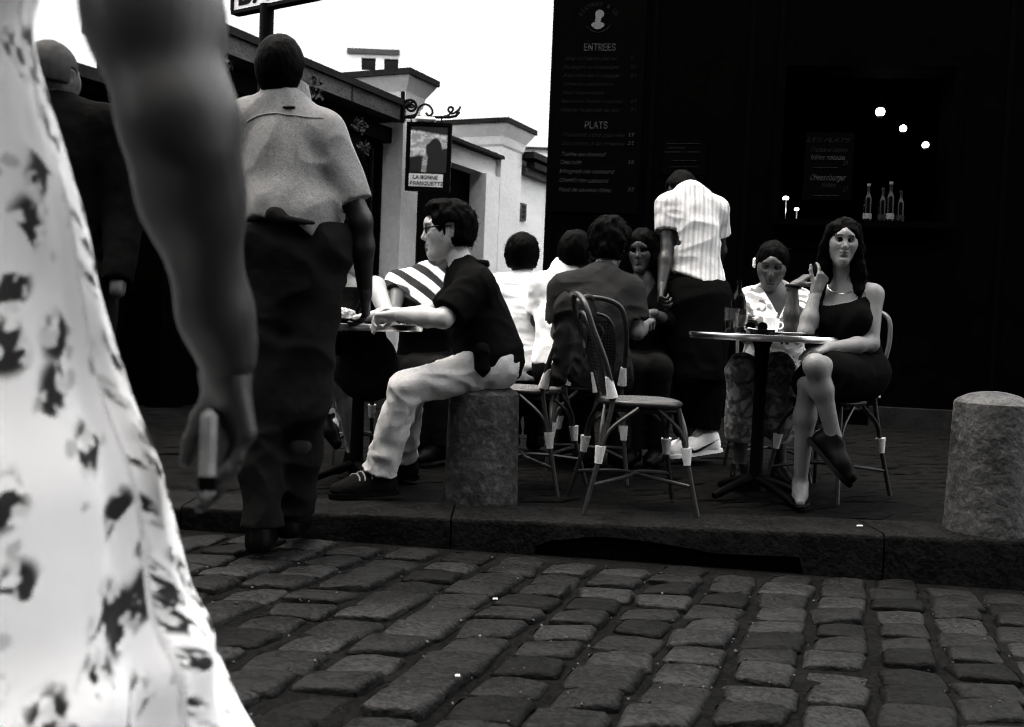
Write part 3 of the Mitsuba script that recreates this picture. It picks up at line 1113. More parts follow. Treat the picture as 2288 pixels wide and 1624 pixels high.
put('scroll', tube(scroll(917, 238, 18, 1.5, 2.5, 1), .0125, 6), 'iron', hang, smooth=50)
put('scroll', tube(spline([hp(908, 260), hp(928, 256), hp(936, 240), hp(950, 233), hp(962, 240), hp(966, 252), hp(958, 259), hp(951, 252)], 6), .0115, 6), 'iron', hang, smooth=50)
put('scroll', tube(scroll(921, 236, 9, 1.2, 0, -1), .010, 6), 'iron', hang, smooth=50)
put('finial', tube(spline([hp(990, 261), hp(1002, 257), hp(1012, 244), hp(1006, 239), hp(1001, 246), hp(1010, 254), hp(1024, 246), hp(1028, 238)], 6), .011, 6), 'iron', hang, smooth=50)
put('hook', tube([hp(918, 262), hp(919, 280)], .008, 6), 'iron', hang)
put('hook', tube([hp(986, 262), hp(987, 280)], .008, 6), 'iron', hang)
B = [hp(910, 276), hp(1005, 274), hp(994, 420), hp(905, 423)]
wS, hS = np.linalg.norm(B[1] - B[0]), .64
oS = hp(907, 423)


def hbox(x0, x1, y0, y1, z0, z1, ch=0.0):
    R = np.array([ex, np.cross(ez, ex), ez]).T
    return moved(box(x0, x1, y0, y1, z0, z1, ch), R, oS)


WS = wS
bo = put('board', hbox(0, WS, -.02, .02, 0, hS), 'iron', hang)
put('frame', cat([hbox(-.012, .012, -.032, .03, -.01, hS + .01), hbox(WS - .012, WS + .012, -.032, .03, -.01, hS + .01), hbox(.012, WS - .012, -.032, .03, hS - .02, hS + .012), hbox(.012, WS - .012, -.032, .03, -.012, .012)]), 'iron', bo)


def painting(p, n, uv):
    a = fbm(uv.x * 7, uv.y * 7, 3.0, 3)
    tree = smoothstep(.24, .19, dr.sqrt(dr.square(uv.x - .66) + dr.square((uv.y - .52) * .9)) + .10 * (a - .5))
    low = smoothstep(.40, .34, uv.y + .45 * dr.abs(uv.x - .42) * dr.select(uv.x > .42, -.7, .2) + .12 * (a - .5))
    path = smoothstep(.09, .04, dr.abs(uv.x - .40 - .1 * (uv.y - .2)))
    top = smoothstep(.90, .95, uv.y + .10 * uv.x + .05 * (a - .5))
    sky_ = .35 + .35 * smoothstep(.35, .65, fbm(uv.x * 10, uv.y * 16, 1.0, 3))
    v = sky_ * (1 - tree) * (1 - low * (1 - path * .7)) * (1 - top)
    return mi.Color3f(.012 + v)


scene['m_painting'] = pr(mikit.proc(painting), .6, .3)
pz0, pz1 = .17, hS - .03
pv_ = np.array([oS + ex * .03 + ez * pz0, oS + ex * (WS - .03) + ez * pz0, oS + ex * (WS - .03) + ez * pz1, oS + ex * .03 + ez * pz1]) - np.cross(ez, ex) * .0235
put('painted_panel', trimesh.Trimesh(pv_, [[0, 1, 2], [0, 2, 3]], process=False), 'painting', bo, uv=np.array([[0, 0], [1, 0], [1, 1], [0, 1.0]]))
npn = put('name_plate', hbox(.025, WS * .86, -.030, -.022, .03, .155), 'paper', bo)
RT = np.array([ex, ez, -np.cross(ez, ex)])
script_lines([('LA BONNE', .06, .102, .036, True), ('FRANQUETTE', .035, .043, .036, True)], RT, oS - np.cross(ez, ex) * .0305, npn, 'lettering', 'iron', 0)
lamp_ = put('reflector_shade', hbox(.07, .27, -.07, .03, hS + .018, hS + .06, .015), 'china', hang)

# ------------------------------------------------------------------ right: the black restaurant wall with its chalked menus
MY = 8.75
Mx0 = P(1226, 330, MY)[0]
ang = math.radians(-8)
MU = V(math.cos(ang), math.sin(ang), 0)               # along the wall, to the right and nearer
MN = V(math.sin(ang), -math.cos(ang), 0)              # out of the wall
MO = V(Mx0, MY, 0)
RM = np.array([MU, V(0, 0, 1), MN])


def mbox(x0, x1, o0, o1, z0, z1, ch=0.0):
    return moved(box(x0, x1, -o1, -o0, z0, z1, ch), np.array([MU, -MN, V(0, 0, 1)]).T, MO)


def on_menu(px, py):
    q = P(px, py, 1.0) - EYE
    t = ((MO - EYE) @ MN) / (q @ MN)
    x = EYE + q * t - MO
    return x @ MU, x[2]


rest = thing('black_restaurant', 'black restaurant front on the right covered with faint chalk menus', 'building')
wx0, wz0 = on_menu(1738, 492)
wx1, wz1 = on_menu(2135, 150)
put('wall', cat([mbox(0, wx0, -.4, 0, -.05, 4.2), mbox(wx1, 9, -.4, 0, -.05, 4.2), mbox(0, .3, -2.6, -.401, -.05, 4.2), mbox(.3, 9, -2.6, -.401, 3.9, 4.2), mbox(wx0, wx1, -.4, 0, -.05, wz0), mbox(wx0, wx1, -.4, 0, wz1, 4.2)]), 'facade', rest)
put('corner_post', mbox(-.012, .05, -.1, .012, 0, 4.15), 'blackgloss', rest)
dn0, _ = on_menu(1940, 900)
put('plinth', mbox(dn0, 9, .003, .10, -.05, .15), 'ledge', rest)
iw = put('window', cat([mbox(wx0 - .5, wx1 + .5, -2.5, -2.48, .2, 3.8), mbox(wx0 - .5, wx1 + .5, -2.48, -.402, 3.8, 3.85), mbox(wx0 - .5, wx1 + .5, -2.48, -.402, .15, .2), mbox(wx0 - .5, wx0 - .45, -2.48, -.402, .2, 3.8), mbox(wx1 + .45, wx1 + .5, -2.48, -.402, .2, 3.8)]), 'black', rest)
put('sill', mbox(wx0 - .06, wx1 + .06, .002, .16, wz0 - .05, wz0), 'facade', iw)
put('frame', cat([mbox(wx0 - .07, wx0, .002, .03, wz0, wz1 + .07), mbox(wx1, wx1 + .07, .002, .03, wz0, wz1 + .07), mbox(wx0, wx1, .002, .03, wz1, wz1 + .07)]), 'facade', iw)
for k in range(4):
    xx = 1.55 + k * .02
for i, pxp in enumerate((1445, 1660, 1725, 2235)):
    x, _ = on_menu(pxp, 500)
    put('panel_strip', mbox(x - .02, x + .02, .002, .012, .2, 4.1), 'blackgloss', rest)

# main menu
menu = thing('chalked_menu', 'tall black menu board with white ENTREES and PLATS headings at the corner', 'sign')
bx1, bz0 = on_menu(1424, 478)
put('board', mbox(.03, bx1, .004, .022, bz0, 4.05), 'blackgloss', menu)


def menu_text(parent, tx, px, py, hpx, mat, bold=False, slant=.25, right=None):
    x, z = on_menu(px, py)
    s = np.linalg.norm(MO + MU * x + V(0, 0, z) - EYE) / FPX
    m = meshkit.text_mesh(tx, hpx * s, .0015, bold)
    v = np.array(m.vertices)
    v[:, 0] += slant * v[:, 1]
    if right is not None:
        x2, _ = on_menu(right, py)
        v[:, 0] *= (x2 - x) / max(v[:, 0].max(), 1e-3)
    v = v + V(x, z, .0245)
    put('lettering', trimesh.Trimesh(MO + v @ RM, m.faces, process=False), mat, parent, kind='stuff')


menu_text(menu, 'ENTREES', 1303, 115, 15, 'chalk', True, 0, 1375)
menu_text(menu, 'PLATS', 1305, 288, 15, 'chalk', True, 0, 1357)
rows = [("Soupe à l'oignon gratinée", 1262, 136, 1378, '9'), ('Escargots de Bourgogne', 1258, 155, 1383, '12'), ('Assiette de fromage', 1257, 174, 1383, '14'), ('Terrine de canard maison', 1256, 193, 1370, ''),
        ('Oeuf mayonnaise', 1254, 212, 1348, ''), ('Saumon fumé maison', 1252, 231, 1392, '15'), ('Salade de poulet du jour', 1251, 250, 1388, '13')]
for tx, x0, y, x1, p_ in rows:
    menu_text(menu, tx, x0, y, 7.5, 'chalkdim', False, .3, x1)
    if p_:
        menu_text(menu, p_, 1407, y, 7.5, 'chalkdim')
rows = [('Poulet rôti purée', 1255, 306, 1396, '19'), ('Saumon à la crème', 1253, 325, 1395, '21'), ('Tarte au boeuf', 1251, 349, 1355, ''), ('Cassoulet', 1250, 367, 1300, '18'), ('Magret de canard', 1249, 387, 1372, ''),
        ('Confit de canard', 1248, 407, 1360, ''), ('Pavé de saumon frites', 1247, 428, 1365, '22')]
for tx, x0, y, x1, p_ in rows:
    menu_text(menu, tx, x0, y, 8.5, 'chalk' if x1 < 1380 else 'chalkdim', False, .3, x1)
    if p_:
        menu_text(menu, p_, 1401, y, 8, 'chalk')
x, z = on_menu(1337, 45)
s = 8.9 / FPX
em = []
for (cx, cz, rx, rz) in ((2, 11, 9.5, 9), (0, 5, 7, 6), (-1, -2, 6.5, 5), (-1, -12, 14, 7), (-1, -17, 9, 4)):
    th = np.linspace(0, 2 * math.pi, 20, endpoint=False)
    em.append(trimesh.creation.extrude_polygon(__import__('shapely').Polygon(np.stack([(cx + rx * np.cos(th)) * s, (cz + rz * np.sin(th)) * s], 1)), .0015 + .0004 * len(em), engine='earcut'))
em = cat(em)
put('emblem', trimesh.Trimesh(MO + (np.array(em.vertices) + V(x, z, .0235)) @ RM, em.faces, process=False), 'chalkbright', menu)
for i, ch in enumerate('BISTROT & CO'):
    if ch == ' ':
        continue
    a = math.radians(155 - i * 130 / 11)
    m = meshkit.text_mesh(ch, 8 * s, .0015, True)
    v = np.array(m.vertices)
    v[:, 0] -= v[:, 0].mean()
    v = v @ rotz(-(a - math.pi / 2)) @ np.eye(3) if False else v @ rotz(a - math.pi / 2).T
    v += V(x + 38 * s * math.cos(a), z + (-4 + 32 * math.sin(a)) * s, .0235)
    put('lettering', trimesh.Trimesh(MO + v @ RM, m.faces, process=False), 'chalkdim', menu)
arc = [(MO + V(x + 30 * s * math.cos(a), z + (4 + 32 * math.sin(a)) * s, .0245) @ RM) for a in np.linspace(math.radians(215), math.radians(330), 16)]
put('flourish', tube(arc, .004, 4), 'chalkdim', menu)

# second board and the faint lines between
m2 = thing('small_menu_board', 'small black board of handwritten dishes hanging in the dark window, left of the bottles', 'sign')
bx0, bz0 = on_menu(1792, 446)
bx1, bz1 = on_menu(1908, 298)
put('board', mbox(bx0, bx1, .004, .022, bz0, bz1), 'blackgloss', m2)
for tx, x0, y, x1, hh_, mt in (('LES PLATS', 1800, 318, 1898, 9, 'chalkdim'), ('Croque et salade', 1808, 340, 1891, 9, 'chalkdim'), ('frites salade', 1808, 357, 1886, 10, 'chalk'), ('Cheeseburger', 1807, 403, 1888, 12, 'chalk'),
                               ('frites', 1833, 419, 1866, 10, 'chalkdim'), ('17', 1880, 430, 1893, 12, 'chalkdim'), ('16', 1880, 370, 1893, 12, 'chalkdim')):
    menu_text(m2, tx, x0, y, hh_, mt, False, .35, x1)
for y, x0, x1 in ((376, 1815, 1868), (438, 1815, 1872)):
    a, b = on_menu(x0, y), on_menu(x1, y)
    put('underline', tube([MO + V(a[0], a[1], .0245) @ RM, MO + V(b[0], b[1], .0245) @ RM], .0035, 4), 'chalkdim', m2)
m3 = thing('opening_notice', 'hardly legible notice of thin chalk lines above the bending waiter', 'sign')
bx0, bz0 = on_menu(1478, 390)
bx1, bz1 = on_menu(1578, 314)
put('board', mbox(bx0, bx1, .004, .02, bz0, bz1), 'blackgloss', m3)
for y, x0, x1 in ((322, 1488, 1562), (332, 1492, 1530), (341, 1485, 1562), (360, 1500, 1555), (374, 1494, 1558)):
    a, b = on_menu(x0, y), on_menu(x1, y)
    put('chalk_line', tube([MO + V(a[0], a[1], .0225) @ RM, MO + V(b[0], b[1], .0225) @ RM], .003, 4), 'chalkdim', m3)

# lit globe lamps receding inside, small lamps on the counter, bottles on the sill
for i, (px, py, r, d) in enumerate(((1966, 250, .040, 8.9), (2017, 287, .033, 9.5), (2067, 324, .033, 10.1))):
    c = P(px, py, d)
    lp = thing('globe_lamp', ('largest lit white globe lamp, upper left of the slanting row of three', 'lit globe lamp in the middle of the slanting row of three', 'lit globe lamp lowest at the right of the slanting row of three')[i], 'lamp', 'lit globe lamps in the dark window')
    k = put('globe', trimesh.creation.icosphere(3, r).apply_translation(c), 'white', lp, smooth=True)
    scene[k]['emitter'] = {'type': 'area', 'radiance': {'type': 'rgb', 'value': [1.6] * 3}}
    put('neck', tube([c - V(0, 0, r * .9), c - V(0, 0, r * 1.45)], r * .5, 12), 'fascia', lp, smooth=50)
    put('hanger', tube([c + V(0, 0, r), c + V(0, 0, .8)], .006, 6), 'iron', lp)
for i, (px, py, r, d) in enumerate(((1755, 442, .024, 8.75), (1779, 467, .019, 8.7))):
    c = P(px, py, d)
    lp = thing('table_lamp', ('upper small glowing lamp on a stem, left of the small menu board', 'lower small glowing lamp, left of the small menu board')[i], 'lamp')
    k = put('shade', lathe([(0, -r * .6), (r, -r * .6), (r * 1.1, 0), (r * .8, r * .5), (0, r * .5)], 16).apply_translation(c), 'white', lp, smooth=50)
    scene[k]['emitter'] = {'type': 'area', 'radiance': {'type': 'rgb', 'value': [1.5] * 3}}
    zs = MO[2] + wz0 - .02
    put('stem', tube([c - V(0, 0, r * .6), V(c[0], c[1], zs)], .008, 8), 'steel', lp)
    put('base', lathe([(0, 0), (.05, 0), (.045, .012), (.01, .02), (0, .02)], 18).apply_translation([c[0], c[1], zs - .001]), 'iron', lp, smooth=40)


def bottle(x, o, z, r, hgt, mat, label, full='darkglass'):
    c = MO + MU * x + MN * o + V(0, 0, z)
    b = thing('bottle', label, 'bottle', 'bottles on the window sill')
    pr_ = [(0, 0), (r, 0), (r * 1.02, .01), (r, hgt * .6), (r * .8, hgt * .68), (r * .36, hgt * .78), (r * .33, hgt * .97), (r * .38, hgt), (0, hgt)]
    put('glass', lathe(pr_, 20).apply_translation(c), full, b, smooth=45)
    put('label', lathe([(r * 1.02, hgt * .06), (r * 1.05, hgt * .07), (r * 1.05, hgt * .20), (r * 1.02, hgt * .21)], 20).apply_translation(c), mat, b, smooth=45)
    put('cap', lathe([(0, hgt * .995), (r * .42, hgt * .96), (r * .42, hgt * 1.03), (0, hgt * 1.035)], 14).apply_translation(c), mat, b, smooth=45)


for px, r, h_, mt, lb in ((1932, .034, .30, 'chalkbright', 'leftmost dark bottle with a bright top on the window sill'), (1964, .033, .27, 'slate', 'second bottle from the left on the window sill'), (1981, .036, .32, 'chalkbright', 'tallest pale-topped bottle on the window sill'), (2004, .033, .25, 'slate', 'dim rightmost bottle on the window sill')):
    x, _ = on_menu(px, 486)
    bottle(x, .085, wz0 + .001, r, h_, mt, lb)

# the houses across the street, at the viewer's back: they shade the street from that side
opp = thing('opposite_house', 'house front across the street, facing the terrace', 'building')
g = np.random.default_rng(4)
put('wall', box(-16, 16, -6.6, -6.0, -1, 12.5), 'fascia', opp)
for i in range(9):
    for z in (.3, 3.3, 6.3, 9.3):
        x = -14 + i * 3.3
        w = put('window', box(x, x + 1.2, -5.998, -5.96, z, z + 2.0), 'darkglass', opp)
        put('frame', cat([box(x - .1, x, -5.998, -5.9, z - .1, z + 2.1), box(x + 1.2, x + 1.3, -5.998, -5.9, z - .1, z + 2.1), box(x, x + 1.2, -5.998, -5.9, z + 2.0, z + 2.1), box(x, x + 1.2, -5.998, -5.88, z - .1, z)]), 'darkwood', w)


# ------------------------------------------------------------------ rattan chairs
def sheet_uv(m, sx=1.0):
    v = np.array(m.vertices)
    return v[:, :2] * sx


def chair_parts():
    """Parts of a cafe chair: seat centre over the origin, its front along +y. (name, mesh, material, uv)."""
    P_ = []
    th = np.linspace(0, 2 * math.pi, 40, endpoint=False)
    ex_ = .155 * np.sign(np.cos(th)) * np.abs(np.cos(th)) ** .75
    ey = .160 * np.sign(np.sin(th)) * np.abs(np.sin(th)) ** .75
    ex_ = ex_ * (1 + .10 * (ey / .160))
    rings = []
    for f_, z in ((0, .452), (.3, .454), (.6, .456), (.85, .460), (.97, .458), (1.0, .450)):
        rings.append(np.stack([ex_ * f_, ey * f_, np.full(40, z)], 1))
    v = np.vstack(rings)
    f = []
    for i in range(5):
        for k in range(40):
            l = (k + 1) % 40
            f += [[i * 40 + k, (i + 1) * 40 + k, (i + 1) * 40 + l], [i * 40 + k, (i + 1) * 40 + l, i * 40 + l]]
    seat = trimesh.Trimesh(v, f, process=False)
    P_.append(('seat', seat, 'weave', v[:, :2]))
    P_.append(('seat_rim', tube(np.stack([ex_ * .985, ey * .985, np.full(40, .444)], 1), .0145, 8, closed=True), 'rattan', None))
    P_.append(('seat_rail', tube(np.stack([ex_ * .88, ey * .88, np.full(40, .418)], 1), .011, 6, closed=True), 'rattan', None))
    for s in (-1, 1):
        P_.append(('front_leg', tube([(s * .138, .132, .43), (s * .163, .168, .23), (s * .195, .215, 0)], [.0105, .011, .0105], 10), 'rattan', None))
        P_.append(('rear_leg', tube([(s * .152, -.142, .50), (s * .154, -.150, .43), (s * .172, -.195, .23), (s * .200, -.255, 0)], [.0105, .0105, .011, .0105], 10), 'rattan', None))
        for (x0, y0, x1, y1) in ((s * .163, .168, s * .05, .155), (s * .163, .168, s * .15, .04), (s * .172, -.195, s * .06, -.158), (s * .172, -.195, s * .155, -.04)):
            P_.append(('brace', tube(spline([(x0, y0, .24), (x0 + (x1 - x0) * .25, y0 + (y1 - y0) * .25, .34), (x1, y1, .43)], 5), .0085, 7), 'rattan', None))
        for (x, y, z0, z1, r0, r1, dx, dy) in ((s * .1645, .170, .205, .275, .0150, .023, -s * .006, -.005), (s * .174, -.199, .205, .275, .0150, .023, -s * .004, .008), (s * .1535, -.148, .47, .555, .024, .0145, s * .004, -.022)):
            P_.append(('binding', tube([(x, y, z0), (x + dx, y + dy, z1)], [r0, r1], 14), 'binding', None))
    hoop = spline([(-.152, -.142, .46), (-.165, -.18, .60), (-.162, -.238, .74), (-.125, -.275, .85), (0, -.290, .885), (.125, -.275, .85), (.162, -.238, .74), (.165, -.18, .60), (.152, -.142, .46)], 7)
    P_.append(('back_hoop', tube(hoop, .0120, 10), 'rattan', None))
    inner = spline([(-.10, -.148, .455), (-.112, -.187, .60), (-.105, -.232, .72), (-.072, -.255, .79), (0, -.263, .81), (.072, -.255, .79), (.105, -.232, .72), (.112, -.187, .60), (.10, -.148, .455)], 6)
    P_.append(('inner_hoop', tube(inner, .0085, 8), 'rattan', None))
    ring = [(.055 * math.cos(a), -.245 - .03 * math.sin(a) * .3, .715 + .055 * math.sin(a)) for a in np.linspace(0, 2 * math.pi, 20, endpoint=False)]
    P_.append(('back_ring', tube(ring, .007, 6, closed=True), 'rattan', None))
    xs, zs = np.linspace(-1, 1, 13), np.linspace(0, 1, 14)
    vv = []
    for z in zs:
        zz = .48 + .30 * z
        w = .112 - .035 * z ** 3
        yy = -.152 - .103 * z ** 1.05
        vv += [(x * w, yy - .012 * (1 - x * x), zz) for x in xs]
    vv = np.array(vv)
    f = []
    for i in range(13):
        for k in range(12):
            a = i * 13 + k
            f += [[a, a + 1, a + 14], [a, a + 14, a + 13]]
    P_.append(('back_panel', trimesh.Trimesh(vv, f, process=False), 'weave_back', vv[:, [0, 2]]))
    for s in (-1, 1):
        P_.append(('stretcher', tube(spline([(s * .180, .192, .118), (s * .07, .03, .140), (-s * .07, -.05, .140), (-s * .186, -.226, .118)], 7), .0085, 7), 'rattan', None))
    return [(n, mikit.ply(m, 'm_' + mt, smooth=True if uv is not None else 50, uv=uv)) for n, m, mt, uv in P_]


CHAIR = chair_parts()


def chair(x, y, yaw, label):
    """yaw: the way its front points, degrees from +x."""
    t = thing('rattan_chair', label, 'chair', 'rattan cafe chairs on the terrace')
    to = T(M4(rotz(math.radians(yaw - 90)), (x, y, 0)).tolist())
    for n, d in CHAIR:
        put(n, d, None, t, to=to)
    return t


c1 = P(1428, 905, 4.18)
chair(c1[0], c1[1], 6, 'empty rattan chair in front near the kerb, its white bindings facing the street')
c2 = P(1170, 900, 4.62)
chair(c2[0], c2[1], 158, 'rattan chair just behind the seated man in jeans, under a hung dark jacket')
chair(P(1322, 800, 5.0)[0], 4.99, 84, 'rattan chair under the broad back in the grey shirt')
c4 = P(1888, 870, 4.62)
CH_N = (c4[0], c4[1])
chair(c4[0] - .045, c4[1] + .09, 222, 'rattan chair of the woman in the black strap top')
c5 = P(1722, 850, 5.25)
chair(c5[0], c5[1], 262, 'rattan chair of the woman in the patterned white shirt')
c6 = P(795, 850, 5.12)
chair(c6[0], c6[1], 300, 'rattan chair behind the left table, of the person with the pale bare arm')

# dark jacket over the second chair
jk = thing('jacket', 'dark jacket hung over the chair behind the man in jeans', 'jacket')
fw = V(math.cos(math.radians(158)), math.sin(math.radians(158)), 0)
lt_ = V(-fw[1], fw[0], 0)
bc = V(c2[0], c2[1], 0) - fw * .235
cloth('fabric', jk, [ell(bc + V(0, 0, .70) - fw * .01, (.165, .035, .20), np.array([lt_, fw, V(0, 0, 1)])), cap(bc - lt_ * .13 + V(0, 0, .84), bc + lt_ * .13 + V(0, 0, .84), .045, k=.05),
                     cap(bc + lt_ * .15 + V(0, 0, .80), bc + lt_ * .19 + V(0, 0, .52), .038, .030, k=.04)], .006, h=.009, wr=.012, wf=16, seed=3)


# ------------------------------------------------------------------ round tables and what stands on them
def table(x, y, r, z, label):
    t = thing('cafe_table', label, 'table', 'round cafe tables')
    c = V(x, y, 0)
    put('table_top', lathe([(0, z - .020), (r - .006, z - .020), (r - .003, z), (0, z)], 64).apply_translation(c), 'tabletop', t, smooth=40)
    put('edge_band', lathe([(r - .004, z - .026), (r + .004, z - .027), (r + .007, z - .018), (r + .007, z - .006), (r + .004, z + .0015), (r - .006, z + .0025), (r - .010, z + .001)], 72).apply_translation(c), 'steel', t, smooth=60)
    put('column', lathe([(0, .03), (.035, .03), (.03, .10), (.026, .5), (.034, z - .06), (.05, z - .022), (0, z - .022)], 24).apply_translation(c), 'iron', t, smooth=45)
    for k in range(4):
        a = k * math.pi / 2 + .5
        d = V(math.cos(a), math.sin(a), 0)
        put('foot', tube(spline([c + V(0, 0, .09), c + d * .12 + V(0, 0, .06), c + d * .24 + V(0, 0, .018)], 5), [.022] * 5 + [.02] * 5 + [.016], 8), 'iron', t, smooth=50)
    return c


tc = P(1704, 742, 4.52)
TZ = .744
TR = table(tc[0], tc[1], .325, TZ, 'round table with a bright metal edge in front of the two women')
tl = P(806, 724, 4.46)
TL = table(tl[0], tl[1], .27, .722, 'round table at the left where the man in jeans rests his arm')


def on_table(px, d, z=TZ):
    q = P(px, 740, d)
    return V(q[0], q[1], z + .0015)


def cup(c, r, hgt, label, saucer=True, mat='china'):
    k = thing('coffee_cup', label, 'cup')
    z0 = .012 if saucer else 0
    put('bowl', lathe([(0, z0), (r * .7, z0), (r * .82, z0 + .006), (r * .98, z0 + hgt * .6), (r, z0 + hgt), (r - .003, z0 + hgt), (r * .9, z0 + hgt * .5), (r * .7, z0 + .010), (0, z0 + .009)], 32).apply_translation(c), mat, k, smooth=50)
    h0 = c + V(r * .95, 0, z0 + hgt * .5)
    put('handle', tube([h0 + V(.018 * math.cos(a), 0, .016 * math.sin(a)) for a in np.linspace(-1.5, 1.5, 10)], .0035, 6), mat, k, smooth=50)
    return k


def saucer(c, r, label):
    solo('saucer', lathe([(0, 0), (r * .5, 0), (r * .55, .004), (r, .012), (r, .014), (r * .5, .007), (0, .006)], 36).apply_translation(c), 'china', label, 'saucer', smooth=50)


pc_ = on_table(1722, 4.47)
saucer(pc_, .072, 'white saucer under the bright cup on the right table')
cup(pc_, .036, .062, 'bright white cup standing on a saucer on the right table')
s2 = on_table(1768, 4.40)
saucer(s2, .06, 'empty white saucer right of the bright cup')
aa = on_table(1702, 4.34)
ash = thing('ashtray', 'low dark ashtray at the front of the right table', 'ashtray')
put('dish', lathe([(0, 0), (.05, 0), (.056, .022), (.050, .022), (.042, .008), (0, .007)], 28).apply_translation(aa), 'darkglass', ash, smooth=45)
put('cigarette', tube([aa + V(-.062, 0, .026), aa + V(-.02, .01, .019)], .004, 7), 'white', ash)
# sunglasses standing folded open on the table
sg = thing('sunglasses', 'round dark sunglasses lying before the patterned shirt on the table', 'sunglasses')
g0 = on_table(1689, 4.42)
gx = V(1, 0, 0)
for s in (-1, 1):
    cc = g0 + gx * s * .026 + V(0, 0, .034)
    ring_ = [cc + V(.021 * math.cos(a), -.002, .019 * math.sin(a)) for a in np.linspace(0, 2 * math.pi, 20, endpoint=False)]
    put('rim', tube(ring_, .0022, 6, closed=True), 'leather', sg)
    ln = lathe([(0, 0), (.02, 0), (.02, .0016), (0, .0016)], 20)
    ln.apply_transform(M4(np.array([[1, 0, 0], [0, 0, 1], [0, -1, 0.]]), cc))
    put('lens', ln, 'darkglass', sg)
    put('temple', tube(spline([cc + V(s * .022, 0, .006), cc + V(s * .024, .05, -.004), cc + V(s * .02, .10, -.028)], 4), .002, 5), 'leather', sg)
put('bridge', tube([g0 + V(-.006, 0, .038), g0 + V(.006, 0, .038)], .002, 5), 'leather', sg)


def glass_tumbler(c, r, hgt, label, level=.5):
    k = thing('drinking_glass', label, 'glass')
    put('glass', lathe([(0, 0), (r * .8, 0), (r, hgt), (r - .002, hgt), (r * .8 - .002, .006), (0, .006)], 28).apply_translation(c), 'glass', k, smooth=45)
    put('drink', lathe([(0, .0065), (r * .79 - .002, .0065), (r * (.8 + .2 * level) - .0032, hgt * level), (0, hgt * level)], 24).apply_translation(c), 'darkglass', k, smooth=45)


glass_tumbler(on_table(1632, 4.60), .034, .115, 'tall glass with a dark drink at the left of the right table')
glass_tumbler(on_table(1654, 4.50), .031, .085, 'short glass beside the taller one on the right table', .35)
bt = thing('carafe', 'dark bottle standing behind the glasses on the right table', 'bottle')
bc_ = on_table(1646, 4.72)
put('glass', lathe([(0, 0), (.036, 0), (.037, .01), (.036, .15), (.026, .18), (.013, .205), (.012, .245), (.015, .25), (0, .25)], 24).apply_translation(bc_), 'darkglass', bt, smooth=45)
put('label', lathe([(.0372, .04), (.0385, .042), (.0385, .11), (.0372, .112)], 24).apply_translation(bc_), 'slate', bt, smooth=45)
ph = solo('phone', box(-.036, .036, -.072, .072, 0, .009, .002).apply_transform(M4(rotz(.5), on_table(1790, 4.50))), 'leather', 'black phone lying flat on the right of the right table', 'phone')
# things on the left table
nb = thing('napkin_stack', 'crumpled pale paper napkin on the left table beside the standing man', 'napkin')
nc = P(762, 700, 4.42)
nc = V(nc[0], nc[1], .7235)
cloth('paper', nb, [ell(nc + V(0, 0, .030), (.045, .04, .012), rotz(.5)), ell(nc + V(.01, .01, .045), (.035, .03, .010), frame(V(.3, 0, 1), V(1, 0, 0)))], .35, h=.005, wr=.012, wf=45, seed=4)
nd = solo('plate', lathe([(0, 0), (.05, 0), (.058, .006), (.095, .016), (.095, .019), (.055, .010), (0, .008)], 40).apply_translation(nc), 'slate', 'dark plate under the napkin on the left table', 'plate', smooth=45)
gl = on_table(905, 4.50, .722)
glass_tumbler(gl, .03, .075, 'small glass on the left table behind the forearm', .3)
# bag hanging at the left table
bg = thing('tote_bag', 'dark tote bag with bands of faint print hanging under the left table', 'bag')
b0 = P(824, 790, 4.50)
b0 = V(b0[0], b0[1], .565)
cloth('bag_body', bg, [ell(b0 - V(0, 0, .02), (.13, .05, .15)), ell(b0 - V(0, 0, .09), (.15, .06, .09), k=.05)], .004, h=.010, wr=.006, wf=14, seed=5)
for i, (dz, w) in enumerate(((.045, .07), (.02, .05), (-.012, .10), (-.034, .10), (-.066, .13), (-.088, .14))):
    pts = [b0 + V(x * w * .5 + .006, -.058 - .004 * (i > 3) + .04 * (x * w * .5) ** 2 * 8, dz - .01 * x) for x in np.linspace(-1, 1, 9)]
    put('print_band', tube(pts, .0045, 5), 'chalkdim', bg)
for s in (-1, 1):
    put('handle', tube(spline([b0 + V(s * .07, 0, .10), b0 + V(s * .05, .02, .15), b0 + V(0, .05, .145)], 4), .008, 6), 'leather', bg)

# litter on the stones
g = np.random.default_rng(11)
for px, py, ln, wd, lab in ((1920, 1176, .026, .007, 'white cigarette end on the pavement left of the right bollard'),
                            (1106, 1340, .016, .008, 'tiny pale scrap in a joint between the cobbles, centre'), (1022, 1512, .012, .009, 'tiny pale crumb on a cobble near the bottom')):
    ystreet = py > 1230
    zc_ = 0.0
    q = P(px, py, 1.0) - EYE
    for _ in range(4):
        zz = (street_z(X_) if ystreet and _ else (street_z(0.5) if ystreet else 0.0))
        tt = (zz + .006 - EYE[2]) / q[2]
        X_ = (EYE + q * tt)[0]
    c = EYE + q * tt
    if px == 2107:
        c = V(c[0], min(c[1], KERB_Y - .09), c[2])
    solo('litter', moved(box(-ln / 2, ln / 2, -wd / 2, wd / 2, 0, .006, .002), rotz(.15), c), 'white', lab, 'litter')

gp = np.random.default_rng(21)
bits = []
for _ in range(420):
    y = gp.uniform(1.9, 3.72)
    x = gp.uniform(-.45, .56) * y
    r = gp.uniform(.0018, .0055)
    m = trimesh.creation.icosphere(0, r)
    m.vertices = np.array(m.vertices) * gp.uniform(.5, 1.2, (12, 1)) + V(x, y, float(street_z(x)) - .008 + gp.uniform(-.01, .004))
    bits.append(m)
put('grit', cat(bits), 'granite', street, kind='stuff')


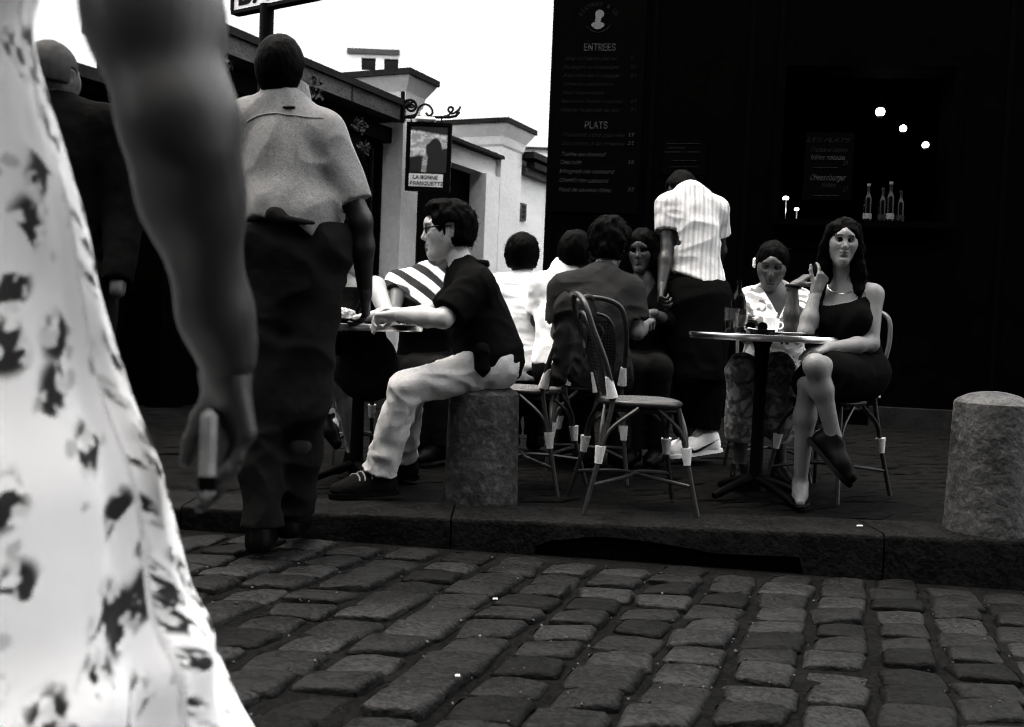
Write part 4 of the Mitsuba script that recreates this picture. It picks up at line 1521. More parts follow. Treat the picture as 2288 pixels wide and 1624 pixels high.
# ------------------------------------------------------------------ skeletons
PX = {'hd', 'nk', 'ch', 'pv', 'sL', 'eL', 'wL', 'sR', 'eR', 'wR', 'hL', 'kL', 'aL', 'hR', 'kR', 'aR'}


def pose(**k):
    J = {}
    for n, v in k.items():
        J[n] = P(*v) if n in PX else (unit(V(*v)) if n in ('face', 'crown', 'tL', 'tR', 'upL', 'upR', 'calfL', 'calfR') else v)
    return auto(J)


def person(label, group=None):
    return thing('person', label, 'person', group)


# printed and woven cloth
def floral(p, n, uv):
    x, y = uv.x + .012 * noise(uv.x * 40, uv.y * 40, 2.0), uv.y + .012 * noise(uv.x * 40 + 9, uv.y * 40, 4.0)
    d1, d2, r = voronoi(x * 22 + .35 * y, y * 20 + .4 * x)
    e1, e2, q = voronoi(x * 40 + 5.3, y * 36 + 1.7)
    t, t2 = fbm(uv.x * 78, uv.y * 78, 1.0, 3), fbm(uv.x * 66 + 13, uv.y * 66, 5.0, 3)
    flower = smoothstep(.62, .34, d1) * smoothstep(.36, .40, r)
    dark = smoothstep(.44, .50, t) * flower
    mid = smoothstep(.44, .56, t2) * smoothstep(.72, .42, d1) * smoothstep(.38, .44, r)
    leaf = smoothstep(.34, .16, e1 + .5 * (t2 - .5)) * smoothstep(.76, .80, q)
    return mi.Color3f(.68 * (1 - .30 * mid) * (1 - .42 * leaf) * (1 - .97 * dark))


def stripes(p, n, uv):
    s = dr.abs(dr.sin(uv.x * 118))
    s2 = dr.abs(dr.sin(uv.x * 59 + .8))
    return mi.Color3f(.60 - .12 * smoothstep(.60, .97, s) - .08 * smoothstep(.6, .95, s2) - .16 * grain(p, 24, 3))


def patterned(p, n, uv):
    w = grain(p, 11, 3)
    s = smoothstep(.50, .62, noise(p.x * 20 + 5 * w, p.z * 48 + 4 * w + p.x * 14, p.y * 20))
    b = smoothstep(.60, .70, noise(p.x * 26 + 7 + 4 * w, p.z * 30 + p.x * 9, p.y * 17 + 3 * w))
    return mi.Color3f(.74 * (1 - .50 * s) * (1 - .75 * b))


def patterned_trousers(p, n, uv):
    w = fbm(p.x * 16, p.y * 16, p.z * 16, 3)
    s = smoothstep(.45, .55, noise(p.x * 62 + 4 * w, p.z * 50 + 4 * w, p.y * 40))
    b = smoothstep(.3, .7, dr.sin(p.z * 74 + 9 * w + 2.0))
    return mi.Color3f(.26 * (1 - .6 * s) * (1 - .55 * b) + .015)


def weave_h(p, n, uv):
    return .0012 * grain(p, 300, 2) + .006 * grain(p, 26, 4)


MORE = {
    'floral': pr(mikit.proc(floral), .85, .15, sheen=.3),
    'striped_cloth': bump(pr(mikit.proc(stripes), .9, .1), weave_h, 1.0),
    'patterned_cloth': bump(pr(mikit.proc(patterned), .9, .1), weave_h, .8),
    'patterned_trousers': pr(mikit.proc(patterned_trousers), .9, .1),
    'denim': bump(pr(mono(lambda p, n, uv: .22 + .22 * grain(p, 15, 3) + .14 * grain(p, 150, 2)), .95, .1), weave_h, 1.0),
    'linen': bump(pr(mono(lambda p, n, uv: .085 + .03 * grain(p, 13, 2) + .13 * grain(p, 190, 2)), .95, .1), lambda p, n, uv: .0012 * grain(p, 300, 2) + .002 * grain(p, 40, 2), 1.0),
    'white_cotton': bump(pr(mono(lambda p, n, uv: .80 + .05 * fbm(p.x * 18, p.y * 18, p.z * 18, 3)), .95, .1), weave_h, 1.0),
    'broad_stripe': pr(mono(lambda p, n, uv: .03 + .82 * smoothstep(-.15, .0, dr.sin((p.z + .75 * p.x + .4 * p.y) * 50 + .6))), .9, .1),
    'dark_trousers': bump(pr(mono(lambda p, n, uv: .001 + .0042 * grain(p, 8, 3)), .95, .1), weave_h, 1.2),
    'grey_shirt': bump(pr(mono(lambda p, n, uv: .007 + .016 * grain(p, 12, 3)), .95, .1), weave_h, 1.2),
    'black_shirt': bump(pr(.0018, .95, .04), weave_h, 1.2),
}
for k_, v_ in MORE.items():
    scene['m_' + k_] = v_

# ------------------------------------------------------------------ the woman passing in front, in the flowered dress
t = person('woman in a white flowered dress passing close by at the left, bare arm hanging')
J = pose(hd=(-360, -1120, .95), nk=(-330, -760, .92), ch=(-330, -330, .92), pv=(-300, 560, .92), sL=(-640, -560, 1.0), sR=(228, -520, .88), eL=(-860, 330, 1.1), wL=(-880, 820, 1.05),
         eR=(392, 262, .865), wR=(502, 800, .985), hL=(-460, 700, .95), hR=(-110, 700, .92), kL=(-330, 1700, 1.02), aL=(-330, 2600, 1.05), kR=(-60, 1700, .95), aR=(-60, 2600, .95),
         face=(.25, .97, 0), handR={'d': V(.16, .10, -.95), 'n': V(-.80, -.55, 0), 'curl': [.30, .34, .38, .44], 'spread': .05, 'size': .96, 'h': .0035, 'thumb': .4})
sz_ = street_z(-.55)
for s in 'LR':
    J['a' + s] = V(J['a' + s][0], J['a' + s][1], sz_ + .085)
    J['k' + s] = V(J['k' + s][0], J['k' + s][1], sz_ + .48)
# the arm in view is surveyed with more care than the rest
q = body_prims(J, .82)
armq = []
a_, b_, c_ = J['sR'], J['eR'], J['wR']
mid = b_ + (c_ - b_) * .30
up_ = a_ + (b_ - a_) * .72
armq = [cap(a_, up_, .056, .0485, k=.05), cap(up_, b_, .0485, .0425, k=.05), cap(b_ + V(.014, -.004, -.004), b_ + V(.016, -.006, -.03), .030, k=.04), cap(b_, mid, .0415, .0415, k=.03), cap(mid, b_ + (c_ - b_) * .8, .0415, .030, k=.03), cap(b_ + (c_ - b_) * .8, c_, .030, .027, k=.03),
        cap(c_ + V(.012, -.01, .012), c_ + V(.012, -.01, .0), .017, k=.02)]
hdq = J['handR']
body = union([mesh_of(q, .011), mesh_of(armq, .006), mesh_of(hand_prims(c_, unit(hdq['d']), unit(hdq['n'] - unit(hdq['d']) * (hdq['n'] @ unit(hdq['d']))), 1, hdq['curl'], .05, .92, .4), .0035, pad=.012), head_mesh(J['hd'], J['Rh'], .95, .006)])
vb = np.array(body.vertices)
sk = np.full(len(vb), .022) * (1 - .18 * (meshkit.fbm(vb * 22, 3) - .5))
put('body', body, 'skin', t, smooth=True, color=np.repeat(sk[:, None], 3, 1))
# the dress: a loft with folds, narrow at the waist and flaring
zz = np.array([1.36, 1.27, 1.18, 1.10, 1.03, .985, .93, .86, .78, .69, .60, .50, .40, .30, .22]) + sz_ + .09
edge = {}
prof_px = [(-560, -30), (-420, 62), (-300, 105), (-180, 110), (0, 92), (50, 76), (100, 70), (190, 101), (290, 131), (480, 190), (680, 231), (900, 300), (1020, 355), (1200, 400), (1340, 432), (1440, 470), (1624, 545), (1800, 610), (2000, 660), (2300, 715)]
DY = .93
pts = np.array([P(x, y, DY) for y, x in prof_px])
zs = np.linspace(.13, 1.36, 84)
xr = np.interp(zs, pts[::-1, 2], pts[::-1, 0])
from scipy.ndimage import gaussian_filter1d
xr = gaussian_filter1d(xr, 1.0)
zw = np.array([.13, .40, .60, .80, .90, 1.0, 1.05, 1.15, 1.25, 1.36])
rad = np.interp(zs, zw, [.42, .335, .27, .205, .185, .165, .158, .165, .18, .13])
na = 220
th = np.linspace(0, 2 * math.pi, na, endpoint=False)



def on_film(p):
    q_ = p - EYE
    d_ = q_ @ FWD
    return 1143.5 + FPX * (q_ @ RIGHT) / d_, 812 - FPX * (q_ @ UP) / d_


def settle(ring):
    """Shifts a section of the dress along x until its right-hand outline lies where it was surveyed."""
    lo, hi = -2.0, 2.0
    for _ in range(40):
        m_ = (lo + hi) / 2
        r_ = ring + V(m_, 0, 0)
        k_ = np.argmax(r_[:, 0] / r_[:, 1])
        x_, y_ = on_film(r_[k_])
        if x_ > np.interp(y_, [a for a, b in prof_px], [b for a, b in prof_px]):
            hi = m_
        else:
            lo = m_
    return lo


vv, uvs = [], []
fold = meshkit.noise(np.stack([np.cos(th) * 3.2, np.sin(th) * 3.2, 0 * th], 1), 3) - .5
fold2 = meshkit.noise(np.stack([np.cos(th) * 7, np.sin(th) * 7, 0 * th], 1), 8) - .5
shift, rings = [], []
for z, x, r in zip(zs, xr, rad):
    amp = np.clip((.95 - z) / .6, 0, 1)
    w1 = meshkit.noise(np.stack([np.cos(th) * 9, np.sin(th) * 9, 0 * th + z * 14], 1), 4) - .5
    rr = 1 + (amp * (.20 * fold + .15 * fold2) + .026 * w1) * (1 - .9 * np.exp(-((th - 5.75) / .45) ** 2))
    ry = r * np.interp(z, [.13, .8, 1.0, 1.36], [.95, .85, .85, .85])
    rings.append(np.stack([r * rr * np.cos(th), DY + ry * rr * np.sin(th), np.full(na, z) + .004 * w1], 1))
    shift.append(settle(rings[-1]))
    uvs.append(np.stack([(th - 1.5 * math.pi) * (.17 + .30 * max(.9 - z, 0)), np.full(na, z)], 1))
shift = gaussian_filter1d(np.array(shift), 1.2)
vv, uvs = np.vstack([r_ + V(s_, 0, 0) for r_, s_ in zip(rings, shift)]), np.vstack(uvs)
f = []
for i in range(len(zs) - 1):
    for k in range(na):
        l = (k + 1) % na
        f += [[i * na + k, i * na + l, (i + 1) * na + l], [i * na + k, (i + 1) * na + l, (i + 1) * na + k]]
dm = trimesh.Trimesh(vv, np.array(f), process=False)
case_ = thing('held_phone', 'slim pale phone held upright in the hand of the woman in the flowered dress', 'phone')
pa, pb = P(467, 915, .955), P(461, 1118, .950)
cu_ = unit(pa - pb)
cn_ = unit(V(-.27, .96, 0) - cu_ * (V(-.27, .96, 0) @ cu_))
Rc = np.array([np.cross(cn_, cu_), cn_, cu_]).T
Lc = np.linalg.norm(pa - pb) / 2
put('shell', moved(box(-.0078, .0078, -.028, .028, -Lc, Lc, .006), Rc, (pa + pb) / 2 + cn_ * .02), 'phonecase', case_, smooth=30)
put('dark_band', moved(box(-.0081, .0081, -.0283, .0283, -.012, .002, .0005), Rc, (pa + pb) / 2 + cn_ * .02 - cu_ * .022), 'leather', case_)
put('dress', dm, 'floral', t, smooth=True, uv=uvs)
hair(t, J, 'long', seed=2, extra=(cap((0, -.05, -.02), (0, -.07, -.22), .07, .05, k=.05),), h=.009)
for s in 'LR':
    J['t' + s] = V(.25, .97, 0)
shoes(t, J, 'leather', h=.009, size=.9)

# ------------------------------------------------------------------ the dark man at the far left, seen from behind
t = person('bald man in black seen from behind at the far left, mostly hidden by the dress')
J = pose(hd=(120, 172, 3.4), nk=(122, 242, 3.4), ch=(130, 350, 3.4), pv=(130, 610, 3.4), sL=(15, 285, 3.4), sR=(246, 285, 3.4), eL=(-10, 480, 3.4), wL=(-5, 650, 3.3), eR=(275, 480, 3.4), wR=(262, 650, 3.28),
         hL=(75, 650, 3.4), hR=(190, 650, 3.4), kL=(70, 920, 3.36), kR=(190, 920, 3.44), aL=(68, 1190, 3.4), aR=(195, 1190, 3.5), face=(.15, 1, 0), tL=(.1, 1, 0), tR=(.15, 1, 0))
for s in 'LR':
    J['a' + s][2] = street_z(-1.5) + .09
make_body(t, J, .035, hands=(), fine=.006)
hair(t, J, 'short', 'greyhair', seed=5, thick=.002, rough=.002, fr=.03, nape=-.03)
cloth('shirt', t, shirt_prims(J, .014, 1, 1.9), .003, h=.011, wr=.006, seed=3, extra=hems(J, 1.9, (J['pv'] - V(0, 0, .12), V(0, 0, -1))), mat='black_shirt')
cloth('trousers', t, trouser_prims(J), .004, h=.012, wr=.006, seed=4, extra=trouser_cut(J), mat='dark_trousers')
shoes(t, J, 'leather', h=.009)

# ------------------------------------------------------------------ the standing man in the pale short-sleeved shirt
t = person('standing man seen from behind in a pale short-sleeved shirt and dark trousers')
J = pose(hd=(627, 160, 3.5), nk=(632, 226, 3.5), ch=(642, 350, 3.5), pv=(648, 590, 3.5), sL=(552, 276, 3.52), sR=(722, 292, 3.48), eL=(518, 462, 3.55), wL=(530, 600, 3.62), eR=(806, 492, 3.50), wR=(815, 650, 3.62),
         hL=(592, 640, 3.5), hR=(694, 642, 3.5), kL=(588, 920, 3.48), kR=(684, 915, 3.50), aL=(582, 1180, 3.46), aR=(650, 1160, 3.62), face=(-.05, 1, .0), tL=(-.1, 1, 0), tR=(.05, 1, 0), size=1.04,
         handR={'n': V(-1, 0, 0), 'curl': .4})
J['aL'][2] = street_z(-.9) + .09
J['aR'][2] = street_z(-.8) + .11
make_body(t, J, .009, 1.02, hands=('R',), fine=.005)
hair(t, J, 'short', seed=6, thick=.003, rough=.002, fr=.04, nape=-.10)
pvc = J['pv']


def c_hem(p, d):
    d = hems(J, .80, None)(p, d)
    x = p - pvc
    z0 = .150 - .085 * np.clip((x[:, 0] - .0) / .16, 0, 1) - .02 * np.clip((-.06 - x[:, 0]) / .12, 0, 1) + .008 * np.sin(x[:, 0] * 45)
    d = np.maximum(d, z0 - x[:, 2])
    return np.maximum(d, .055 - np.sqrt(((p - (J['nk'] + V(0, .03, .10))) ** 2).sum(1)))


sh = cloth('shirt', t, shirt_prims(J, .016, .98, .84, .016) + [ell(J['pv'] + V(.0, -.01, .17), (.168, .135, .13), k=.05)],
           .3, h=.0065, wr=.012, wf=9, seed=12, extra=c_hem, mat='linen', stretch=(1, 1, .55))
nkc = J['nk']
col = [nkc + V(.082 * math.sin(a), .03 - .070 * math.cos(a), .030 - .018 * abs(math.sin(a)) ** 2) for a in np.linspace(-1.9, 1.9, 25)]
cm = []
for w_, (dz, dr2) in enumerate(((-.030, 1.22), (.010, 1.12), (.055, .98), (.056, .90))):
    cm.append([nkc + V((p_[0] - nkc[0]) * dr2, .03 + (p_[1] - nkc[1] - .03) * dr2, p_[2] - nkc[2] + dz) for p_ in col])
v = np.array(cm).reshape(-1, 3)
f = []
for i in range(3):
    for k in range(24):
        a = i * 25 + k
        f += [[a, a + 1, a + 26], [a, a + 26, a + 25]]
put('collar', trimesh.Trimesh(v, f, process=False), 'linen', sh, smooth=True)


def on_back(pts, off=.004):
    """Points dropped on to the back of the shirt."""
    m = mikit.meshkit.WRITTEN[scene[sh]['filename']]
    tm = trimesh.Trimesh(m[0], m[1], process=False)
    from scipy.spatial import cKDTree
    kd = cKDTree(np.asarray(m[0])[:, [0, 2]] + (np.asarray(m[0])[:, 1:2] > 3.52 * 1.0) * 9)
    out = []
    for p_ in pts:
        _, i = kd.query(p_[[0, 2]])
        out.append(V(p_[0], m[0][i][1] - off, p_[2]))
    return out


yoke = [P(x, y, 3.4) for x, y in ((548, 268), (575, 257), (610, 254), (650, 258), (690, 262), (722, 262))]
put('yoke_seam', tube(spline(on_back(spline(yoke, 4), .0008), 2), .0032, 5), 'linen', sh, smooth=50)
lp_ = on_back([P(x, 240 + (x - 650) * .02, 3.4) for x in (632, 638, 646, 654, 660)], .002)
put('loop', tube(lp_, [.002, .005, .0055, .005, .002], 6), 'leather', sh)
put('belt_pouch', mesh_of([ell(P(616, 480, 3.345), (.036, .026, .028)), cap(P(628, 490, 3.335), P(700, 498, 3.350), .017, .007, k=.02)], .006), 'dark_trousers', t, smooth=True)
cloth('trousers', t, trouser_prims(J, .010, 1.0, .022) + [cap(J['pv'] + V(-.10, 0, .07), J['pv'] + V(.10, 0, .07), .115, k=.05)], .01, h=.009, wr=.016, wf=8, seed=14, extra=trouser_cut(J, 1.0, .135), mat='dark_trousers')
shoes(t, J, 'leather', h=.008, size=1.05)

# ------------------------------------------------------------------ the man in jeans sitting on the bollard
t = person('man in glasses, dark shirt and light jeans sitting on the left bollard, in profile')
J = pose(hd=(1001, 514, 4.25), nk=(1038, 606, 4.25), ch=(1058, 690, 4.25), pv=(1098, 800, 4.25), sL=(1062, 640, 4.09), sR=(1044, 640, 4.43), eL=(990, 712, 3.98), wL=(886, 703, 4.13), eR=(985, 700, 4.52), wR=(895, 700, 4.42),
         hL=(1102, 818, 4.16), hR=(1100, 818, 4.36), kL=(908, 868, 4.10), kR=(915, 862, 4.45), aL=(846, 1046, 4.17), aR=(898, 1010, 4.60), face=(-1, -.12, -.10), crown=(-.1, 0, 1), tL=(-.93, -.35, -.04), tR=(-1, .1, 0), size=1.0,
         calfL=(.8, .2, 0), calfR=(.8, .2, 0), handL={'d': V(-.9, .40, -.10), 'n': V(-.1, -.1, -1), 'curl': .5, 'h': .004}, handR={'d': V(-.8, -.4, .2), 'n': V(0, .2, -1), 'curl': .6})
J['aL'][2] = .098
J['aR'][2] = .098
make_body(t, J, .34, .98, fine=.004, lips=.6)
hair(t, J, 'short', seed=8, thick=.016, rough=.008, fr=.052, nape=-.075, extra=(ell((0, .035, .105), (.06, .06, .028), k=.03),), h=.0045, strands=260, strand_len=.022)
sh = cloth('shirt', t, shirt_prims(J, .016, .97, .86, .020) + [cap(J['pv'] + V(.0, -.13, .02), J['pv'] + V(-.03, -.155, -.06), .035, .022, k=.05)], .004, h=.008, wr=.008, wf=12, seed=21, extra=hems(J, .86, (J['pv'] + V(0, 0, -.095), V(.12, 0, -1)), [(J['nk'] + V(-.075, 0, .02), .055)]), mat='black_shirt')
put('shirt_tail', mesh_of([cap(P(1076, 785, 4.05), P(1078, 822, 4.06), .034, .028), cap(P(1078, 822, 4.06), P(1079, 842, 4.07), .026, .008)], .006, wr=.004, wf=30), 'black_shirt', sh, smooth=True)
collar = [J['nk'] + V(.03 - .075 * math.cos(a), .075 * math.sin(a), .035 - .055 * max(math.cos(a), 0)) for a in np.linspace(-2.6, 2.6, 21)]
put('collar', tube(collar, .014, 8), 'black_shirt', sh, smooth=50)
jm = cloth('jeans', t, trouser_prims(J, .006, .92, .024), .4, h=.0075, wr=.011, wf=15, seed=22, extra=trouser_cut(J, .97, .10), mat='denim')
for s in 'L':
    b, c = J['k' + s], J['a' + s]
    e = b + (c - b) * .95
    n = unit(c - b)
    x1 = unit(np.cross(n, V(0, 1, 0)))
    x2 = np.cross(n, x1)
    ring = np.array([e + .068 * (math.cos(a) * x1 + math.sin(a) * x2 * .92) for a in np.linspace(0, 2 * math.pi, 24, endpoint=False)])
    ring = ring + .004 * np.sin(np.arange(24) * 1.9)[:, None]
    put('turn_up', tube(ring, .008, 8, closed=True), 'denim', jm, smooth=50)
shoes(t, J, 'dark_trousers', h=.007, size=1.05, sole='leather')
from scipy.spatial import cKDTree
sm_ = mikit.meshkit.WRITTEN[scene[t + '__shoe']['filename']][0]
kd_ = cKDTree(sm_)
sd_ = unit(np.cross(J['tL'], V(0, 0, 1)))


def on_shoe(pts, off=.003):
    out = []
    for p_ in pts:
        v_ = sm_[kd_.query(p_)[1]].astype(float)
        out.append(v_ + unit(p_ - v_) * off)
    return np.array(out)


for u_ in (.035, .06, .085, .108):
    a0 = J['aL'] + J['tL'] * u_ - V(0, 0, .045)
    put('shoe_lace', tube(on_shoe([a0 + (sd_ * math.cos(a) + V(0, 0, 1) * math.sin(a) + J['tL'] * .25 * math.cos(a)) * .085 for a in np.linspace(.5, math.pi - .5, 9)]), .0036, 6), 'phonecase', t, smooth=50)
for dz in (0, 1):
    put('shoe_stripe', tube(on_shoe([J['aL'] + J['tL'] * x_ + sd_ * .08 + V(0, 0, -.058 + z_) for x_, z_ in ((-.02 + .05 * dz, .045), (.02 + .05 * dz, .015), (.05 + .05 * dz, -.008))], .002), .0045, 6), 'fascia', t)
gk = put('glasses', cat([tube([J['hd'] + V(*(np.array([s * .033 + .021 * math.cos(a), .096, .006 + .0165 * math.sin(a)]) @ J['Rh'])) for a in np.linspace(0, 2 * math.pi, 18, endpoint=False)], .0028, 6, closed=True) for s in (-1, 1)] +
                        [tube([J['hd'] + V(*(np.array(q_) @ J['Rh'])) for q_ in ((s * .056, .094, .010), (s * .074, .05, .012), (s * .079, -.01, .010))], .0036, 6) for s in (-1, 1)] +
                        [tube([J['hd'] + V(*(np.array(q_) @ J['Rh'])) for q_ in ((-.012, .098, .010), (0, .104, .013), (.012, .098, .010))], .0026, 6)]), 'leather', t, smooth=50)

# ------------------------------------------------------------------ round the left table
t = person('bare-armed person in one white sock behind the left table, face hidden from view')
J = pose(hd=(792, 560, 4.98), nk=(795, 630, 5.0), ch=(800, 705, 5.0), pv=(805, 830, 5.05), sL=(838, 640, 4.80), sR=(752, 655, 5.1), eL=(866, 706, 4.62), wL=(826, 707, 4.44), eR=(735, 730, 4.95), wR=(770, 708, 4.72),
         hL=(830, 850, 4.95), hR=(775, 850, 5.05), kL=(770, 850, 4.62), kR=(748, 790, 4.60), aL=(790, 1075, 4.75), aR=(727, 918, 4.60), face=(.55, -.8, -.15), tL=(.4, -.8, 0), tR=(.62, -.35, -.62), upR=(.5, .2, .8),
         handL={'d': V(-.85, -.4, -.1), 'n': V(0, 0, -1)}, handR={'n': V(0, 0, -1)})
J['aL'][2] = .09
make_body(t, J, .28, .9, bust=1, hands=('L', 'R'), fine=.006)
hair(t, J, 'long', seed=9, extra=(cap((-.06, -.03, 0), (-.085, -.01, -.2), .045, .035, k=.05), cap((.06, -.03, 0), (.085, -.01, -.2), .045, .035, k=.05), cap((0, -.06, 0), (0, -.08, -.2), .07, .05, k=.05)), h=.008)
cloth('vest', t, torso(J, .010, .9, 1), .004, h=.010, wr=.005, seed=31, extra=lambda p, d: np.maximum(d, (p - (J['sL'] + V(0, 0, -.005))) @ V(0, 0, 1)), mat='black_shirt')
cloth('shorts', t, trouser_prims(J, .016, .92, .02, .02), .004, h=.010, wr=.006, seed=32, extra=trouser_cut(J, .02, .10), mat='dark_trousers')
m, R = shoe_mesh(J['aR'], J['tR'], .006, J['upR'], .95)
put('shoe', m, 'leather', t, smooth=True)
m, R = shoe_mesh(J['aL'], J['tL'], .008, (0, 0, 1), .95)
put('shoe', m, 'leather', t, smooth=True)
ax_ = unit(J['aR'] - J['kR'])
put('sock', mesh_of([cap(J['aR'] - ax_ * .02, J['aR'] + ax_ * .045, .042, .046), cap(J['aR'] + ax_ * .03, J['aR'] + ax_ * .03 + J['tR'] * .05, .040, .036)], .006, wr=.003, wf=40,
                    extra=lambda p, d: np.maximum(d, -.018 - (p - J['aR']) @ ax_)), 'white_cotton', t, smooth=True)

t = person('person in a boldly striped top, mostly hidden by the man in jeans')
J = pose(hd=(984, 545, 5.6), nk=(960, 605, 5.6), ch=(945, 680, 5.55), pv=(950, 810, 5.6), sR=(888, 632, 5.55), sL=(1000, 640, 5.65), eR=(880, 700, 5.35), wR=(925, 715, 5.15), eL=(1010, 720, 5.5), wL=(960, 720, 5.2),
         hR=(930, 830, 5.6), hL=(975, 830, 5.6), kR=(925, 830, 5.15), kL=(980, 830, 5.15), aR=(930, 960, 5.2), aL=(980, 960, 5.2), face=(-.5, -.8, -.1))
for s in 'LR':
    J['a' + s][2] = .09
make_body(t, J, .05, .92, hands=(), fine=.007)
cloth('top', t, shirt_prims(J, .012, .9, .35), .5, h=.009, wr=.005, seed=33, extra=hems(J, .35, (P(900, 664, 5.5), V(-.45, 0, -1))), mat='broad_stripe')
cloth('dungarees', t, torso(J, .010, .9), .004, h=.010, wr=.006, seed=133, extra=lambda p, d: np.maximum(d, (p - P(900, 660, 5.5)) @ V(.45, 0, 1)), mat='black_shirt')
cloth('trousers', t, trouser_prims(J, .014, .92), .004, h=.012, seed=34, extra=trouser_cut(J), mat='dark_trousers')
hair(t, J, 'short', seed=11, h=.008)
shoes(t, J, 'leather', h=.010)

# ------------------------------------------------------------------ farther tables
t = person('black-haired person in a white t-shirt seen from behind against the white wall', 'white shirts at the far tables')
J = pose(hd=(1167, 573, 5.5), nk=(1167, 632, 5.48), ch=(1165, 690, 5.45), pv=(1165, 815, 5.4), sL=(1112, 644, 5.46), sR=(1226, 648, 5.5), eL=(1098, 715, 5.6), wL=(1120, 735, 5.85), eR=(1240, 720, 5.6), wR=(1210, 735, 5.85),
         hL=(1140, 830, 5.42), hR=(1195, 830, 5.42), kL=(1135, 830, 5.85), kR=(1200, 830, 5.85), aL=(1140, 960, 5.8), aR=(1195, 960, 5.8), face=(.15, 1, 0), size=1.0)
for s in 'LR':
    J['a' + s][2] = .09
make_body(t, J, .02, .95, hands=(), fine=.006)
hair(t, J, 'curly', seed=12, thick=.018, rough=.006, h=.006, strands=260, strand_len=.012)
cloth('tshirt', t, shirt_prims(J, .016, .95, .7, .02), .8, h=.008, wr=.009, wf=14, seed=35, extra=hems(J, .7, (J['pv'] + V(0, 0, -.08), V(0, 0, -1))), mat='white_cotton', stretch=(.5, .5, 1.6))
cloth('trousers', t, trouser_prims(J, .014, .95), .004, h=.012, seed=36, extra=trouser_cut(J), mat='dark_trousers')
shoes(t, J, 'leather', h=.010)

t = person('person in a bright white shirt leaning behind the broad grey-shirted back', 'white shirts at the far tables')
J = pose(hd=(1288, 568, 5.3), nk=(1268, 612, 5.3), ch=(1258, 690, 5.25), pv=(1262, 815, 5.2), sL=(1214, 640, 5.25), sR=(1312, 640, 5.38), eL=(1200, 715, 5.3), wL=(1230, 735, 5.55), eR=(1330, 720, 5.5), wR=(1310, 735, 5.7),
         hL=(1240, 830, 5.2), hR=(1290, 830, 5.25), kL=(1245, 830, 5.6), kR=(1300, 830, 5.65), aL=(1250, 960, 5.6), aR=(1300, 960, 5.6), face=(.45, .9, 0))
for s in 'LR':
    J['a' + s][2] = .09
make_body(t, J, .012, .92, hands=(), fine=.007)
hair(t, J, 'curly', seed=13, thick=.016, h=.008)
cloth('shirt', t, shirt_prims(J, .018, .95, .8, .02) + [cap(J['nk'] + V(-.02, -.01, .03), J['nk'] + V(-.04, 0, -.03), .065, .06, k=.04)], .8, h=.008, wr=.006, wf=14, seed=37, extra=hems(J, .8, (J['pv'], V(0, 0, -1))), mat='white_cotton')
cloth('trousers', t, trouser_prims(J, .014, .95), .004, h=.012, seed=38, extra=trouser_cut(J), mat='dark_trousers')
shoes(t, J, 'leather', h=.010)

t = person('broad-backed curly-haired person in a dark grey t-shirt sitting with back turned')
J = pose(hd=(1362, 545, 5.02), nk=(1345, 612, 4.96), ch=(1332, 690, 4.92), pv=(1330, 830, 4.95), sL=(1262, 648, 4.92), sR=(1402, 652, 4.95), eL=(1248, 745, 4.95), wL=(1270, 750, 5.2), eR=(1422, 742, 4.92), wR=(1440, 722, 5.16),
         hL=(1300, 850, 4.96), hR=(1362, 850, 4.96), kL=(1295, 850, 5.38), kR=(1385, 850, 5.38), aL=(1300, 1000, 5.3), aR=(1380, 1000, 5.3), face=(.35, .95, -.1), size=1.02, handR={'n': V(0, 0, -1)})
for s in 'LR':
    J['a' + s][2] = .09
make_body(t, J, .11, 1.0, hands=('R',), fine=.006)
hair(t, J, 'curly', seed=14, thick=.022, rough=.016, nape=-.085, h=.006, strands=300, strand_len=.03)
cloth('tshirt', t, shirt_prims(J, .018, 1.02, .74, .024), .03, h=.0075, wr=.007, wf=12, seed=39, extra=hems(J, .74, (J['pv'] + V(0, 0, -.1), V(0, 0, -1))), mat='grey_shirt')
put('neck_band', tube([J['nk'] + V(.062 * math.sin(a), .012 - .062 * math.cos(a), .028 - .018 * math.cos(a + math.pi)) for a in np.linspace(0, 2 * math.pi, 28, endpoint=False)], .008, 8, closed=True), 'grey_shirt', t, smooth=50)
cloth('trousers', t, trouser_prims(J, .014, 1.0), .004, h=.012, seed=40, extra=trouser_cut(J), mat='dark_trousers')
shoes(t, J, 'leather', h=.010)

t = person('dim woman with dark hair and a v-neck top facing us beside the waiter, hands together')
J = pose(hd=(1434, 560, 5.65), nk=(1440, 622, 5.68), ch=(1441, 680, 5.68), pv=(1442, 805, 5.75), sR=(1388, 645, 5.7), sL=(1494, 645, 5.7), eR=(1378, 720, 5.6), wR=(1420, 698, 5.38), eL=(1500, 720, 5.6), wL=(1456, 700, 5.38),
         hR=(1415, 820, 5.75), hL=(1468, 820, 5.75), kR=(1410, 825, 5.32), kL=(1470, 825, 5.32), aR=(1415, 950, 5.4), aL=(1468, 950, 5.4), face=(-.35, -.92, -.12), handR={'n': V(0, .3, -1), 'd': V(.8, -.2, -.2), 'curl': .5}, handL={'n': V(0, .3, -1), 'd': V(-.8, -.2, -.2), 'curl': .5})
for s in 'LR':
    J['a' + s][2] = .09
make_body(t, J, .02, .9, bust=1, fine=.0045)
hair(t, J, 'long', seed=15, rough=.009, fr=.066, strands=160, strand_len=.04, part=-.3, extra=(cap((-.056, .05, .06), (-.078, .03, -.06), .018, .026, k=.03), cap((.052, .054, .06), (.076, .03, -.06), .018, .026, k=.03), cap((-.07, -.02, .0), (-.085, .0, -.16), .035, .03, k=.05), cap((.07, -.02, 0), (.085, .0, -.16), .035, .03, k=.05), cap((0, -.06, 0), (0, -.08, -.18), .07, .05, k=.05)), h=.006)
cV = J['nk'] + V(-.01, -.115, -.015)
